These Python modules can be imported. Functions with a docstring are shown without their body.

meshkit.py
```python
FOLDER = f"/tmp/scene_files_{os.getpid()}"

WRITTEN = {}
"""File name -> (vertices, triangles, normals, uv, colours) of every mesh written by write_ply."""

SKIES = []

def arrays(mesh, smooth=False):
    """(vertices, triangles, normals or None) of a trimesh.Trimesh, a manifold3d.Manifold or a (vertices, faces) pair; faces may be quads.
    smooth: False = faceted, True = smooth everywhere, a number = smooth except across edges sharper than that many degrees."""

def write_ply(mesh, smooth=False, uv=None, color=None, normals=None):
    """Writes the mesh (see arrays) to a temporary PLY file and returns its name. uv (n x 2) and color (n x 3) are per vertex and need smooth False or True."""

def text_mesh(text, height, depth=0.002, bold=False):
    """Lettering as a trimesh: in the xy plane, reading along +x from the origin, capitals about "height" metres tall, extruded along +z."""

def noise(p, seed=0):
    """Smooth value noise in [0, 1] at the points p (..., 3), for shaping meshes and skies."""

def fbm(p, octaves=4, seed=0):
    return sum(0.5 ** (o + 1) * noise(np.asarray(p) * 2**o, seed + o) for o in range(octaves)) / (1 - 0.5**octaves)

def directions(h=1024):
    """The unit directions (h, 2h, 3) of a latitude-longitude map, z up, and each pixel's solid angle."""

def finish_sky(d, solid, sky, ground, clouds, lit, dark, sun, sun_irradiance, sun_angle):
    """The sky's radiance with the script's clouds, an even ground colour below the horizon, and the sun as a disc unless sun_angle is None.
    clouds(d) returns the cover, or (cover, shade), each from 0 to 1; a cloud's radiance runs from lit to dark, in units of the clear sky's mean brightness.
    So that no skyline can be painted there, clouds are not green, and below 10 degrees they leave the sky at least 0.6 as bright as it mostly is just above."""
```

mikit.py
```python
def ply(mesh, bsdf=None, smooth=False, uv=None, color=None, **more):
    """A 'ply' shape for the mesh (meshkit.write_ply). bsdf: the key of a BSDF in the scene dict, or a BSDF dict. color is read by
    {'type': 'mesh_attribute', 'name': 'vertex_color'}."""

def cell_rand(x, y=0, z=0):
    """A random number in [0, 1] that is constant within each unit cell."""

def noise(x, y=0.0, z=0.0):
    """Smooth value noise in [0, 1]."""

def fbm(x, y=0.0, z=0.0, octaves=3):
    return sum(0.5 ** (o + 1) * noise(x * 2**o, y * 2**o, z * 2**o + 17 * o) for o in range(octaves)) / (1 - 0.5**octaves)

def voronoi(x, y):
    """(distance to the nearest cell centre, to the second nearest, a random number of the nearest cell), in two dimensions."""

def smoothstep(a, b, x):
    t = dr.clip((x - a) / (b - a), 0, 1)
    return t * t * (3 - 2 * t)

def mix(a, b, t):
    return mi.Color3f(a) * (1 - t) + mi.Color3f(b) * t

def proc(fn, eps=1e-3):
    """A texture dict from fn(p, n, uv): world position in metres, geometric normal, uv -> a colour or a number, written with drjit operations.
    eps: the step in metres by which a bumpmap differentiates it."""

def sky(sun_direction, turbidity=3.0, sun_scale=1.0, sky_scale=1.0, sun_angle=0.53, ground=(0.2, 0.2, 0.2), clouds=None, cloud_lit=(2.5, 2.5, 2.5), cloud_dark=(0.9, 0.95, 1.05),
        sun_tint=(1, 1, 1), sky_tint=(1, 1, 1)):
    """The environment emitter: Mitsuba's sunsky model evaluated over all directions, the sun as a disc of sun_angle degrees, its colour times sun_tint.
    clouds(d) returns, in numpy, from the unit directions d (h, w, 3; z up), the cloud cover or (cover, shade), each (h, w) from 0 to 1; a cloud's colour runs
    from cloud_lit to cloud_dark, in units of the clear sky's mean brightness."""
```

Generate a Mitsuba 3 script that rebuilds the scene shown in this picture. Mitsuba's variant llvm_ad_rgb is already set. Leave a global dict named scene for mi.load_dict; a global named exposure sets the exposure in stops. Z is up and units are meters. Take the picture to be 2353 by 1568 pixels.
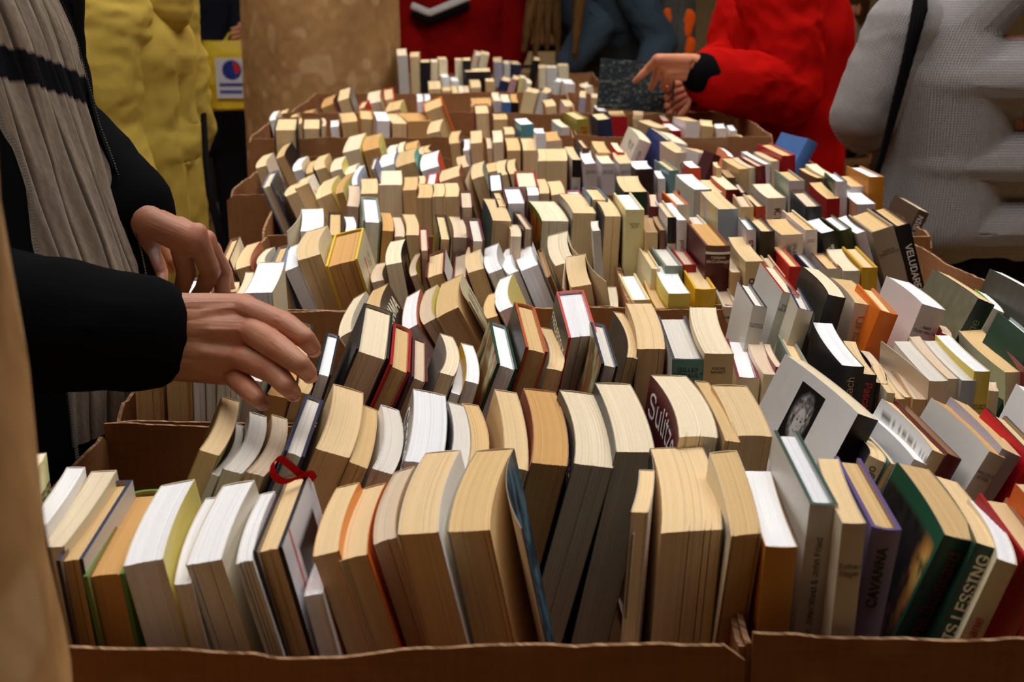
# ---------------------------------------------------------------- imports, camera, light
import math, random, zlib
import numpy as np, trimesh, manifold3d as m3, drjit as dr, mitsuba as mi
import mikit, meshkit
from mikit import proc, noise, fbm, smoothstep
from meshkit import text_mesh
T4 = mi.ScalarTransform4f
scene, labels = {}, {}
FOCAL, HORIZON, EYE = 2900.0, -70.0, 1.40          # focal length and horizon in pixels of the 2353 x 1568 frame, eye height in metres
PITCH = math.atan((784 - HORIZON) / FOCAL)
scene['camera'] = {'type': 'thinlens', 'fov': 2 * math.degrees(math.atan(2353 / 2 / FOCAL)), 'fov_axis': 'x',
    'to_world': T4().look_at(origin=[0, 0, EYE], target=[0, math.cos(PITCH), EYE - math.sin(PITCH)], up=[0, 0, 1]),
    'aperture_radius': 0.0019, 'focus_distance': 1.12, 'near_clip': 0.01, 'far_clip': 100.0}
exposure = 0.17
SKYLIGHT = dict(x=(-1.9, 2.1), y=(0.2, 4.2), z=3.7, radiance=(2.75, 2.72, 2.66))
BOUNCE = (0.03, 0.026, 0.02)
scene['room_light'] = {'type': 'constant', 'radiance': {'type': 'rgb', 'value': list(BOUNCE)}}

# ---------------------------------------------------------------- helpers
def lin(c):
    c = np.asarray(c, float)
    return np.where(c <= 0.04045, c / 12.92, ((c + 0.055) / 1.055) ** 2.4)
def rgb8(*c): return lin(np.array(c) / 255.0)
def mix(a, b, t):
    a, b = (mi.Color3f(*[float(q) for q in v]) if isinstance(v, np.ndarray) else mi.Color3f(v) for v in (a, b))
    return a * (1 - t) + b * t
def numbered(name, parent=None):
    base = (parent + '__' if parent else '') + name
    k, i = base, 0
    while k in scene or k in taken:
        i += 1; k = f'{base}_{i:03d}'
    taken.add(k)
    return k
taken = set()
def put(name, shape, parent=None):
    k = numbered(name, parent); scene[k] = shape
    return k
def thing(name, label, cat, group=None):
    k = numbered(name); labels[k] = {'label': label, 'category': cat}
    if group: labels[k]['group'] = group
    return k
def tag(k, label, cat=None, kind=None, group=None):
    labels[k] = {'label': label}
    if cat: labels[k]['category'] = cat
    if kind: labels[k]['kind'] = kind
    if group: labels[k]['group'] = group
    return k
def struct(name, mesh, bsdf, label):
    k = put(name, mikit.ply(mesh, bsdf)); labels[k] = {'label': label, 'kind': 'structure'}
    return k

class MB:
    """Collects faces with a colour each; every face has its own corners."""
    def __init__(s): s.v, s.f, s.c, s.n = [], [], [], 0
    def poly(s, pts, col):
        pts = np.asarray(pts, float); k = len(pts)
        s.v.append(pts); s.c.append(np.broadcast_to(col, (k, 3)))
        s.f += [[s.n, s.n + i, s.n + i + 1] for i in range(1, k - 1)]; s.n += k
    def mesh(s, verts, faces, col):
        verts = np.asarray(verts, float); s.v.append(verts); s.c.append(np.broadcast_to(col, (len(verts), 3)))
        s.f += (np.asarray(faces) + s.n).tolist(); s.n += len(verts)
    def box(s, lo, hi, col):
        m = trimesh.creation.box(bounds=[lo, hi]); v, f = m.vertices, m.faces
        s.mesh(v[f].reshape(-1, 3), np.arange(len(f) * 3).reshape(-1, 3), col)
    def shape(s, bsdf, M=None):
        v = np.vstack(s.v)
        if M is not None: v = v @ M[0].T + M[1]
        return mikit.ply((v, np.array(s.f)), bsdf, color=np.vstack(s.c))
def rotation(yaw, pit, rol):
    cy, sy, cx, sx, cr, sr = math.cos(yaw), math.sin(yaw), math.cos(pit), math.sin(pit), math.cos(rol), math.sin(rol)
    return (np.array([[cy, -sy, 0], [sy, cy, 0], [0, 0, 1]]) @ np.array([[1, 0, 0], [0, cx, -sx], [0, sx, cx]])
            @ np.array([[cr, 0, sr], [0, 1, 0], [-sr, 0, cr]]))

# ---------------------------------------------------------------- materials
VC = {'type': 'mesh_attribute', 'name': 'vertex_color'}
def mat(key, color, rough=0.8, spec=0.3, **kw):
    col = color if isinstance(color, dict) else {'type': 'rgb', 'value': [float(x) for x in color]}
    scene[key] = {'type': 'twosided', 'bsdf': {'type': 'principled', 'base_color': col, 'roughness': rough, 'specular': spec, **kw}}
    return key
mat('paper', VC, 0.92, 0.15)
mat('cover_card', VC, 0.42, 0.45)
mat('cloth_plain', VC, 0.95, 0.05)
mat('skin', VC, 0.48, 0.4)
def card_fn(p, n, uv):
    u = p.x * 0.9 + p.y * 0.7
    g = fbm(p.x * 14, p.y * 14, p.z * 14, 4) * 0.5 + noise(u * 60, p.z * 400, 0) * 0.22 + noise(u * 420, p.z * 25, 3) * 0.28
    scuff = smoothstep(0.72, 0.9, noise(p.x * 23, p.y * 23, p.z * 31))
    return mix(mix(rgb8(128, 84, 52), rgb8(162, 112, 72), g), rgb8(178, 138, 100), scuff * 0.35)
mat('cardboard', proc(card_fn), 0.85, 0.15)
def rim_fn(p, n, uv):
    g = noise((p.x + p.y) * 420, p.z * 30, 0)
    return mix(rgb8(96, 64, 42), rgb8(186, 148, 112), g)
mat('cardboard_rim', proc(rim_fn), 0.9, 0.1)
def stone_fn(p, n, uv):
    a = p.x * 1.3 + p.y
    g = fbm(p.x * 5, p.y * 5, p.z * 3, 4); h = noise(p.x * 60, p.y * 60, p.z * 45)
    streak = fbm(a * 9, 2.0, p.z * 0.9, 3)
    pit = smoothstep(0.66, 0.82, noise(p.x * 30, p.y * 30, p.z * 22))
    c = mix(rgb8(136, 96, 54), rgb8(196, 152, 100), g * 0.55 + streak * 0.45)
    c = mix(c, rgb8(108, 72, 38), h * 0.3)
    return mix(c, rgb8(214, 184, 140), pit * 0.3)
scene['stone'] = {'type': 'twosided', 'bsdf': {'type': 'bumpmap', 'arbitrary': proc(lambda p, n, uv: 0.004 * fbm(p.x * 26, p.y * 26, p.z * 20, 3), 2e-3), 'scale': 1.0,
    'bsdf': {'type': 'principled', 'base_color': proc(stone_fn), 'roughness': 0.85, 'specular': 0.2}}}
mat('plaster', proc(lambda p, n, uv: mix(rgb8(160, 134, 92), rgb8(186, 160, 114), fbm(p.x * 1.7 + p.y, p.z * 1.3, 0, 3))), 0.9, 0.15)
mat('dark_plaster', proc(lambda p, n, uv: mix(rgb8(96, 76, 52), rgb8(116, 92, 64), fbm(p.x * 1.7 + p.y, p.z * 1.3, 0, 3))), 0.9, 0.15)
mat('ground', proc(lambda p, n, uv: mix(rgb8(172, 130, 78), rgb8(206, 166, 112), fbm(p.x * 2.5, p.y * 2.5, 0, 4))), 0.7, 0.25)
mat('wood', proc(lambda p, n, uv: mix(rgb8(110, 72, 42), rgb8(150, 104, 64), fbm(p.x * 40, p.y * 2, p.z * 40, 3))), 0.6, 0.3)
def tweed_fn(p, n, uv):
    s = 4.6e-3
    a, b = uv.x / s, uv.y / s
    fa, fb = a - dr.floor(a), b - dr.floor(b)
    la = dr.select(fa < 0.42, 1.0, 0.0); lb = dr.select(fb < 0.42, 1.0, 0.0)
    w = noise(uv.x * 900, uv.y * 900, 0) * 0.25 + 0.85
    c = mix(rgb8(176, 170, 168), rgb8(70, 66, 68), (la + lb) * 0.5)
    c = mix(c, rgb8(24, 22, 26), la * lb * 0.8)
    return mi.Color3f(c) * w
mat('tweed', proc(tweed_fn), 0.9, 0.1)
mat('marbled_paper', proc(lambda p, n, uv: mix(rgb8(34, 42, 50), rgb8(104, 110, 98), smoothstep(0.50, 0.74, fbm(p.x * 170 + 3 * noise(p.x * 110, p.z * 110, 1), p.y * 60, p.z * 170, 4)))), 0.5, 0.3)
scene['lamp_glass'] = {'type': 'diffuse', 'reflectance': {'type': 'rgb', 'value': [0.6, 0.6, 0.6]}}

# ---------------------------------------------------------------- the hall
def slab(x0, x1, y0, y1, z0, z1): return trimesh.creation.box(bounds=[[x0, y0, z0], [x1, y1, z1]])
X0, X1, Y0, Y1, ZC = -4.6, 4.6, -3.0, 9.0, 3.7
struct('floor', slab(X0, X1, Y0, Y1, -0.06, 0.0), 'ground', 'tan stone floor of the hall')
struct('wall_back', slab(X0, X1, Y1, Y1 + 0.15, 0, ZC), 'plaster', 'beige plaster wall behind the shoppers')
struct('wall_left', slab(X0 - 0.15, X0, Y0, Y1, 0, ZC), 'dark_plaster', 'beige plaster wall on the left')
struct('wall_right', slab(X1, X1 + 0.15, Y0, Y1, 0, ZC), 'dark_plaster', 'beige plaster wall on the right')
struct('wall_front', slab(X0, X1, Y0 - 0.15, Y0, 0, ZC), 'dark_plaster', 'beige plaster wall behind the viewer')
sx, sy, sz = SKYLIGHT['x'], SKYLIGHT['y'], SKYLIGHT['z']
cm = trimesh.util.concatenate([slab(X0, sx[0], Y0, Y1, ZC, ZC + .2), slab(sx[1], X1, Y0, Y1, ZC, ZC + .2), slab(sx[0], sx[1], Y0, sy[0], ZC, ZC + .2), slab(sx[0], sx[1], sy[1], Y1, ZC, ZC + .2)])
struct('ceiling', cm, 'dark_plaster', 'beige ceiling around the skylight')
k = put('window_1', {'type': 'rectangle', 'to_world': T4().translate([(sx[0] + sx[1]) / 2, (sy[0] + sy[1]) / 2, sz + .1]).rotate([1, 0, 0], 180).scale([(sx[1] - sx[0]) / 2, (sy[1] - sy[0]) / 2, 1]),
    'bsdf': {'type': 'ref', 'id': 'lamp_glass'}, 'emitter': {'type': 'area', 'radiance': {'type': 'rgb', 'value': list(SKYLIGHT['radiance'])}}})
labels[k] = {'label': 'large bright skylight in the ceiling', 'kind': 'structure'}

def pillar(cx, cy, r, z1, flat=0.0, n=56, seed=1):
    zs = np.linspace(0, z1, 60); ph = np.linspace(0, 2 * math.pi, n, endpoint=False)
    Z, P = np.meshgrid(zs, ph, indexing='ij')
    pts = np.stack([np.cos(P) * 3, np.sin(P) * 3, Z * 3], -1)
    d = (meshkit.fbm(pts * 1.2, 3, seed) - 0.5) * 0.03 + (meshkit.fbm(pts * 6, 2, seed + 9) - 0.5) * 0.006
    R = r * (1 + flat * np.cos(4 * P)) + d * r / 0.25 + 0.05 * r * np.exp(-Z * 6)
    v = np.stack([cx + R * np.cos(P), cy + R * np.sin(P), Z], -1).reshape(-1, 3)
    i, j = np.meshgrid(np.arange(len(zs) - 1), np.arange(n), indexing='ij')
    a, b = i * n + j, i * n + (j + 1) % n
    f = np.stack([a, b, b + n, a + n], -1).reshape(-1, 4)
    return v, f
k = put('pillar', mikit.ply(pillar(-0.585, 3.97, 0.235, ZC, 0.012), 'stone', smooth=True))
tag(k, 'worn tan stone pillar behind the left of the book boxes', 'pillar')
k = put('pillar', mikit.ply(pillar(-0.406, 0.381, 0.232, ZC, 0.03, seed=5), 'stone', smooth=True))
tag(k, 'out-of-focus tan pillar at the left edge close to the viewer', 'pillar')

# ---------------------------------------------------------------- table and cardboard boxes
tb = thing('trestle_table', 'long wooden table carrying the cardboard boxes of books', 'table')
put('tabletop', mikit.ply(slab(-0.33, 0.46, 0.66, 4.7, 0.845, 0.884), 'wood'), tb)
for lx in (-0.26, 0.40):
    for ly in (0.8, 2.6, 4.5): put('leg', mikit.ply(slab(lx - .025, lx + .025, ly - .025, ly + .025, 0, 0.8452), 'wood'), tb)
TH = 0.0034
def panel(a, b, z0, z1, seed, cut0=0, cut1=0, bow=0.0):
    """An upright sheet of board from plan point a to b with a slightly ragged top edge; returns (faces mesh, rim mesh)."""
    rng = np.random.default_rng(seed); a, b = np.array(a, float), np.array(b, float)
    d = b - a; L = np.linalg.norm(d); d /= L; nrm = np.array([-d[1], d[0]])
    n = max(8, int(L / 0.012)); s = np.linspace(0, L, n + 1)
    top = z1 + (meshkit.fbm(np.stack([s * 9, s * 0 + seed, s * 0], -1), 3, seed) - .5) * 0.012 + rng.normal(0, 0.0006, n + 1)
    if cut0: top -= np.clip(1 - s / cut0, 0, 1) ** 1.6 * cut0 * .9
    if cut1: top -= np.clip(1 - (L - s) / cut1, 0, 1) ** 1.6 * cut1 * .9
    off = bow * np.sin(np.pi * s / L) + (meshkit.fbm(np.stack([s * 5, s * 0 + 7, s * 0 + seed], -1), 2, seed + 3) - .5) * .006
    c = a[None] + s[:, None] * d[None] + off[:, None] * nrm[None]
    lo, hi = c - nrm * TH / 2, c + nrm * TH / 2
    def col(p, z): return np.concatenate([p, np.broadcast_to(np.asarray(z, float).reshape(-1, 1), (len(p), 1))], 1)
    V = np.vstack([col(lo, np.full(n + 1, z0)), col(lo, top), col(hi, top), col(hi, np.full(n + 1, z0))]); m = n + 1
    i = np.arange(n); F = []
    for r0, r1 in ((0, 1), (2, 3), (3, 0)): F.append(np.stack([r0 * m + i, r0 * m + i + 1, r1 * m + i + 1, r1 * m + i], -1))
    F.append(np.array([[0, m, 2 * m, 3 * m], [n, 3 * m + n, 2 * m + n, m + n]]))
    R = np.vstack([col(lo, top), col(hi, top)]); RF = np.stack([i, i + 1, m + i + 1, m + i], -1)
    return (V, np.vstack(F)), (R + [0, 0, 2e-4], RF)
def carton(label, x0, x1, y0, y1, ztop, seed, x0b=None, x1b=None, cuts=None, dz=(0, 0, 0, 0)):
    bx = thing('cardboard_box', label, 'box', 'cardboard boxes of second-hand books')
    x0b = x0 if x0b is None else x0b; x1b = x1 if x1b is None else x1b; cuts = cuts or {}
    P = {'front_panel': ((x0, y0), (x1, y0)), 'back_panel': ((x0b, y1), (x1b, y1)), 'left_panel': ((x0, y0), (x0b, y1)), 'right_panel': ((x1, y0), (x1b, y1))}
    for i, (nm, (a, b)) in enumerate(P.items()):
        body, rim = panel(a, b, 0.8855, ztop + dz[i], seed * 10 + i, *cuts.get(nm, (0, 0)))
        k = put(nm, mikit.ply(body, 'cardboard'), bx); put('rim', mikit.ply(rim, 'cardboard_rim'), k)
    q = [(x0, y0), (x1, y0), (x1b, y1), (x0b, y1)]
    v = np.array([[x, y, z] for z in (0.8858, 0.8882) for x, y in q])
    put('bottom_panel', mikit.ply((v, np.array([[3, 2, 1, 0], [4, 5, 6, 7], [0, 1, 5, 4], [1, 2, 6, 5], [2, 3, 7, 6], [3, 0, 4, 7]])), 'cardboard'), bx)
NTH = {'A': 'nearest', 'B': 'second', 'C': 'third', 'D': 'fourth', 'E': 'fifth', 'F': 'sixth', 'G': 'seventh', 'H': 'eighth', 'I': 'farthest'}
CARTONS = [  # row, y0, y1, z of rim, left x, divider, right x
    ('A', .645, 1.000, 1.030, -.343, .1355, .470), ('B', 1.008, 1.384, 1.030, -.345, .1355, .610), ('C', 1.392, 1.786, 1.030, -.352, .1355, .596),
    ('D', 1.794, 2.152, 1.030, -.362, .1355, .606), ('E', 2.160, 2.605, 1.026, -.492, .1355, .606), ('F', 2.613, 3.040, 1.070, -.545, .1300, .535),
    ('G', 3.048, 3.560, 1.070, -.535, .1500, .535), ('H', 3.568, 4.090, 1.036, -.330, .1300, .455), ('I', 4.100, 4.750, 1.034, -.430, .3000, None)]
for i, (r, y0, y1, zt, xl, xd, xr) in enumerate(CARTONS):
    carton(f'brown cardboard box of books, {NTH[r]} of the left column' if xr else 'brown cardboard box of books farthest from the viewer', xl, xd - .002, y0, y1, zt, i + 1,
           cuts={'left_panel': (0.05, 0.012), 'front_panel': (0.01, 0.01)}, x0b={'D': -.40}.get(r), dz=(-.004 if r == 'A' else 0, 0, 0, 0))
    if xr: carton(f'brown cardboard box of books, {NTH[r]} of the right column', xd + .002, xr, y0, y1, zt, i + 31, x1b={'C': .556, 'D': .60}.get(r),
           cuts={'right_panel': (0.02, 0.02)}, dz=(.004 if r == 'A' else 0, 0, 0, 0))

# ---------------------------------------------------------------- books
TONE = {'W': ((234, 234, 236), 'white'), 'I': ((230, 214, 184), 'ivory'), 'C': ((223, 194, 149), 'cream'), 'T': ((212, 179, 128), 'tan'), 'O': ((204, 158, 100), 'ochre'),
        'B': ((172, 140, 104), 'brown'), 'G': ((214, 208, 198), 'grey'), 'P': ((212, 190, 164), 'pinkish')}
COL = {k: ((int(c[0:2], 16), int(c[2:4], 16), int(c[4:6], 16)), w.replace('_', ' ')) for k, c, w in (x.split(':') for x in '''
paleyellow:E6DCA0:pale_yellow white:E8E8E8:white cream:DCCFAE:cream cream2:D8C8A0:cream navy:262A4A:navy green:5E8A40:green straw:D8C872:straw_yellow creamgrey:CCC2AC:cream-grey black:17161A:black
pink:B88890:pink orange:E08A38:orange orange2:D0601C:dark_orange tan:C8A878:tan bluepic:4E6E80:blue bluedark:3A4A58:dark_blue paleflap:D4CCC0:pale palegrey:BCBCC0:pale_grey orangetan:C88C3C:orange-tan
greywhite:C8C6C0:grey-white dkgreen:1C4030:dark_green brown:6A4430:brown lavender:8C82A8:lavender purple:54407A:purple tealgreen:2C5E58:teal-green red:A01418:red redd:A8141C:deep_red redb:C02A20:bright_red
creamblk:D6CAA8:cream teal:5E9494:teal maroon:5A1A20:maroon maroon2:7A2030:maroon lavgrey:A8A4B4:lavender-grey redjkt:C01822:torn_red olive:8A7A38:olive grey:B4B0A8:grey greybr:8A8078:grey-brown
dkgrey:3E3E40:dark_grey redbrown:8A4A34:red-brown palegreen:C4CCB0:pale_green maroonbr:54282A:brown-maroon mustard:C89A20:mustard rust:B04E24:rust navyd:242C3C:dark_navy creamtan:D2BC90:cream-tan
sage:7E8A7C:sage_grey beige:D6C0A4:beige greyblue:A8B0B4:grey-blue greyblue2:A4AEB8:grey-blue yellow2:E0CC5A:yellow yellow:E6D860:yellow creampink:D8C4AC:cream-pink orangeb:DC6C14:bright_orange
whitepink:DCD0CC:pinkish-white darkteal:1E3436:dark_teal limegreen:78C030:lime_green terracotta:A85C40:terracotta greyblue3:6A7484:grey-blue darkbr:4A3A2C:dark_brown tanbrown:9A7850:tan-brown
darksage:4A5A54:dark_sage limeoliv:6A7A2A:olive-green paleyel:DCD098:pale_yellow blackwhite:CCC6C6:grey-white_with_black_top maroonj:4A1414:torn_dark_maroon crimson:A02028:crimson gold:DCAE28:golden_yellow
redyel:A83818:red-yellow greypink:C8BCBC:grey-pink sage2:8A9484:sage_green orangebr:B4701C:orange-brown blue:4A74B0:blue blue2:30386A:dark_blue blue3:8E98B8:pale_blue blue4:5A688E:blue-grey darkred:6A1014:dark_red
salmon:E08058:salmon darkbr2:2E1A12:blackish-brown tealgrey:6A8886:teal-grey orangered:D0441C:orange-red redpat:7A1A14:dark_red_patterned seagreen:5E9C8C:sea_green blackbr:2A201C:black-brown
bluewhite:C8CCDC:bluish-white steelblue:4A6A84:steel-blue oliveyel:9A9034:olive-yellow tealblue:5E98A4:teal-blue lavgrey2:A4A0B0:lavender blacknavy:14161E:navy-black blackred:1E1416:black yellow3:E8C830:yellow
orangefg:C88020:orange blackpic:1A181A:black darkolive:3C3420:dark_olive darkolive2:40461F:dark_olive_green tangrey:A09078:tan-grey'''.split())}
COL['greyblue_'] = COL['greyblue3']; COL['yellow3_'] = COL['yellow3']
TXT = {'dk': (40, 34, 32), 'black': (12, 12, 14), 'dkbr': (70, 44, 24), 'magenta': (150, 40, 90), 'rust': (150, 60, 30), 'creamt': (226, 214, 184), 'redt': (186, 30, 28), 'mustard': (196, 140, 40), 'purplet': (84, 50, 90),
       'white': (232, 230, 224), 'tant': (190, 150, 100), 'bluet': (60, 90, 140), 'oranget': (206, 110, 40), 'grt': (90, 110, 84), 'dkgreent': (60, 84, 66), 'greyt': (120, 116, 112)}
def colour(key): return rgb8(*COL[key][0])

def clip01(x): return np.clip(x, 0, 1)
def ss(a, b, x):
    t = clip01((x - a) / (b - a)); return t * t * (3 - 2 * t)
def N2(u, v, s, seed=0): return meshkit.fbm(np.stack([u * s, v * s * 1.4, u * 0 + seed], -1), 3, seed)
def blend(base, col, w): return base + (rgb8(*col) - base) * w[..., None]
def portrait(u, v):
    """A black and white photograph of a smiling woman with curly fair hair and a light jumper on a black ground."""
    g = np.full(u.shape + (3,), 0.004); x, y = (u - .5) * .72, v
    curl = meshkit.fbm(np.stack([u * 16, v * 20, u * 0], -1), 2, 5)
    hair = ss(.05, -.03, np.hypot((x + .01) / .95, (y - .36) / 1.05) - .265 + (curl - .5) * .08)
    g = g + hair[..., None] * (curl[..., None] ** 2 * .75 + .03)
    jump = ss(.02, -.02, .72 - y + np.abs(x + .03) ** 1.7 * .9 - .06 * (x < 0))
    g = g * (1 - jump[..., None]) + jump[..., None] * (.34 + .2 * meshkit.fbm(np.stack([u * 30, v * 6, u * 0 + 2], -1), 2, 3)[..., None])
    neck = ss(.02, -.01, np.hypot(x / 1.0, (y - .66) / 1.6) - .075); g = g * (1 - neck[..., None]) + neck[..., None] * .26
    face = ss(.02, -.012, np.hypot(x / .80, (y - .44) / 1.12) - .165)
    sh = .62 - .9 * clip01(x + .02) - .25 * ss(.1, .2, np.abs(x)); g = g * (1 - face[..., None]) + face[..., None] * np.clip(sh, .12, .7)[..., None]
    def dark(cx, cy, rx, ry, d):
        nonlocal g; w = ss(1.25, .7, np.hypot((x - cx) / rx, (y - cy) / ry))[..., None] * d; g = g * (1 - w)
    for e in (-.055, .055): dark(e, .40, .026, .014, .92); dark(e, .365, .036, .008, .6)
    dark(.008, .475, .018, .012, .4); dark(0, .535, .055, .016, .75)
    w = ss(1.2, .8, np.hypot(x / .04, (y - .533) / .007))[..., None]; g = g * (1 - w) + .75 * w
    return g
def pict(name, u, v):
    """Printed cover pictures: colours over the unit square, u from the left to the right edge of the face, v downwards."""
    n1, n2 = N2(u, v, 5, 3), N2(u, v, 14, 8); z = np.zeros(u.shape + (3,))
    if name == 'portrait': return portrait(u, v)
    if name == 'sunset':
        c = z + rgb8(22, 20, 18); c = blend(c, (60, 50, 34), ss(.3, .8, n1) * .8)
        c = blend(c, (214, 140, 56), ss(.3, .05, np.hypot((u - .86) / .6, (v - .2) / .9)) * ss(.3, .55, n1 + .15)); c = blend(c, (226, 190, 96), ss(.12, .02, np.hypot(u - .9, v - .17)))
        c = blend(c, (120, 70, 40), ss(.06, .0, np.abs(u - .75 - .3 * (v - .4))) * (v > .3) * .8); c = blend(c, (14, 12, 12), ss(.55, .62, n2) * .8)
        return blend(c, (34, 92, 62), ((v < .055) | (u > .955)) * 1.0)
    if name == 'hat':
        c = z + rgb8(98, 96, 78); c = blend(c, (128, 122, 96), n2)
        r = np.hypot((u - .36) / .30, (v - .62) / .30); c = blend(c, (176, 146, 84), ss(1.05, .95, r)); c = blend(c, (206, 180, 118), ss(.2, .05, np.abs(r - .85)))
        return blend(c, (112, 88, 56), ss(.75, .6, r) * .7)
    if name == 'silhouette':
        c = z + rgb8(212, 190, 164); w = ss(1.1, .9, np.hypot((u - .28) / .055, (v - .2) / .075)); w = np.maximum(w, ss(.02, 0, np.abs(u - .30)) * (v > .2) * (v < .30))
        return blend(c, (30, 26, 26), w)
    if name == 'leaf':
        c = z + rgb8(120, 96, 60); c = blend(c, (176, 172, 130), ss(.45, .65, n1)); c = blend(c, (146, 70, 40), ss(.55, .7, N2(u, v, 6, 22))); return blend(c, (40, 34, 26), ss(.55, .7, N2(u, v, 4, 40)))
    if name == 'bluepic': return blend(blend(z + rgb8(92, 126, 140), (44, 62, 74), ss(.4, .65, N2(u * 2.2, v, 7, 2))), (40, 34, 36), ss(.58, .72, N2(u * 2, v, 5, 12)) * .8)
    if name == 'bluedark': return blend(blend(z + rgb8(54, 66, 76), (30, 30, 34), ss(.4, .7, n1)), (96, 112, 120), ss(.62, .75, n2) * .6)
    if name == 'redband': return blend(z + rgb8(178, 176, 172), (176, 24, 26), ((v > .50) & (v < .62) & (u < .98)) * 1.0)
    if name == 'redphoto':
        c = z + rgb8(206, 208, 216); c = blend(c, (176, 40, 44), (np.abs(u - .2) < .02) * (v < .55) * 1.0); c = blend(c, (24, 20, 20), ((u > .30) & (u < .82) & (v > .09) & (v < .48)) * 1.0)
        return blend(c, (150, 96, 66), ss(1.1, .7, np.hypot((u - .55) / .16, (v - .3) / .12)))
    if name == 'lines':
        c = z + rgb8(208, 206, 202); c = blend(c, (206, 104, 36), ((v > .08 + .0 * u) & (v < .08 + .06 * ss(.4, 1, u)) & (u > .4)) * 1.0); c = blend(c, (190, 60, 40), (np.abs(v - .085) < .004) * 1.0)
        return blend(c, (60, 50, 50), (np.abs(v - .055) < .011) * (N2(u * 10, v * 0, 9, 4) > .45) * (u > .08) * .85)
    if name == 'darktext': return blend(blend(z + rgb8(34, 32, 30), (58, 50, 44), n1), (196, 190, 176), (np.abs(v - .2) < .05) * (N2(u * 4, v, 9, 5) > .52) * .6)
    if name == 'greytext': return blend(blend(z + rgb8(66, 64, 58), (84, 80, 72), n2), (170, 168, 160), (np.abs(v - .22) < .02) * (N2(u * 8, v * 0, 9, 5) > .45) * (u > .3) * .7)
    if name == 'orangefig':
        c = z + rgb8(200, 130, 30); c = blend(c, (206, 80, 24), ss(.45, .6, n1)); c = blend(c, (30, 24, 18), ss(.56, .66, N2(u, v, 7, 31))); return blend(c, (110, 130, 40), ((v < .03) | (u > .95)) * 1.0)
    if name == 'pastel':
        c = z + rgb8(186, 188, 170); c = blend(c, (206, 190, 130), ss(.4, .6, n1)); c = blend(c, (150, 170, 180), ss(.5, .7, N2(u, v, 4, 17)))
        return blend(c, (190, 80, 56), ss(.03, .0, np.abs(v - .18 - .02 * np.sin(9 * u))) * (u > .3) * .8)
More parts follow.
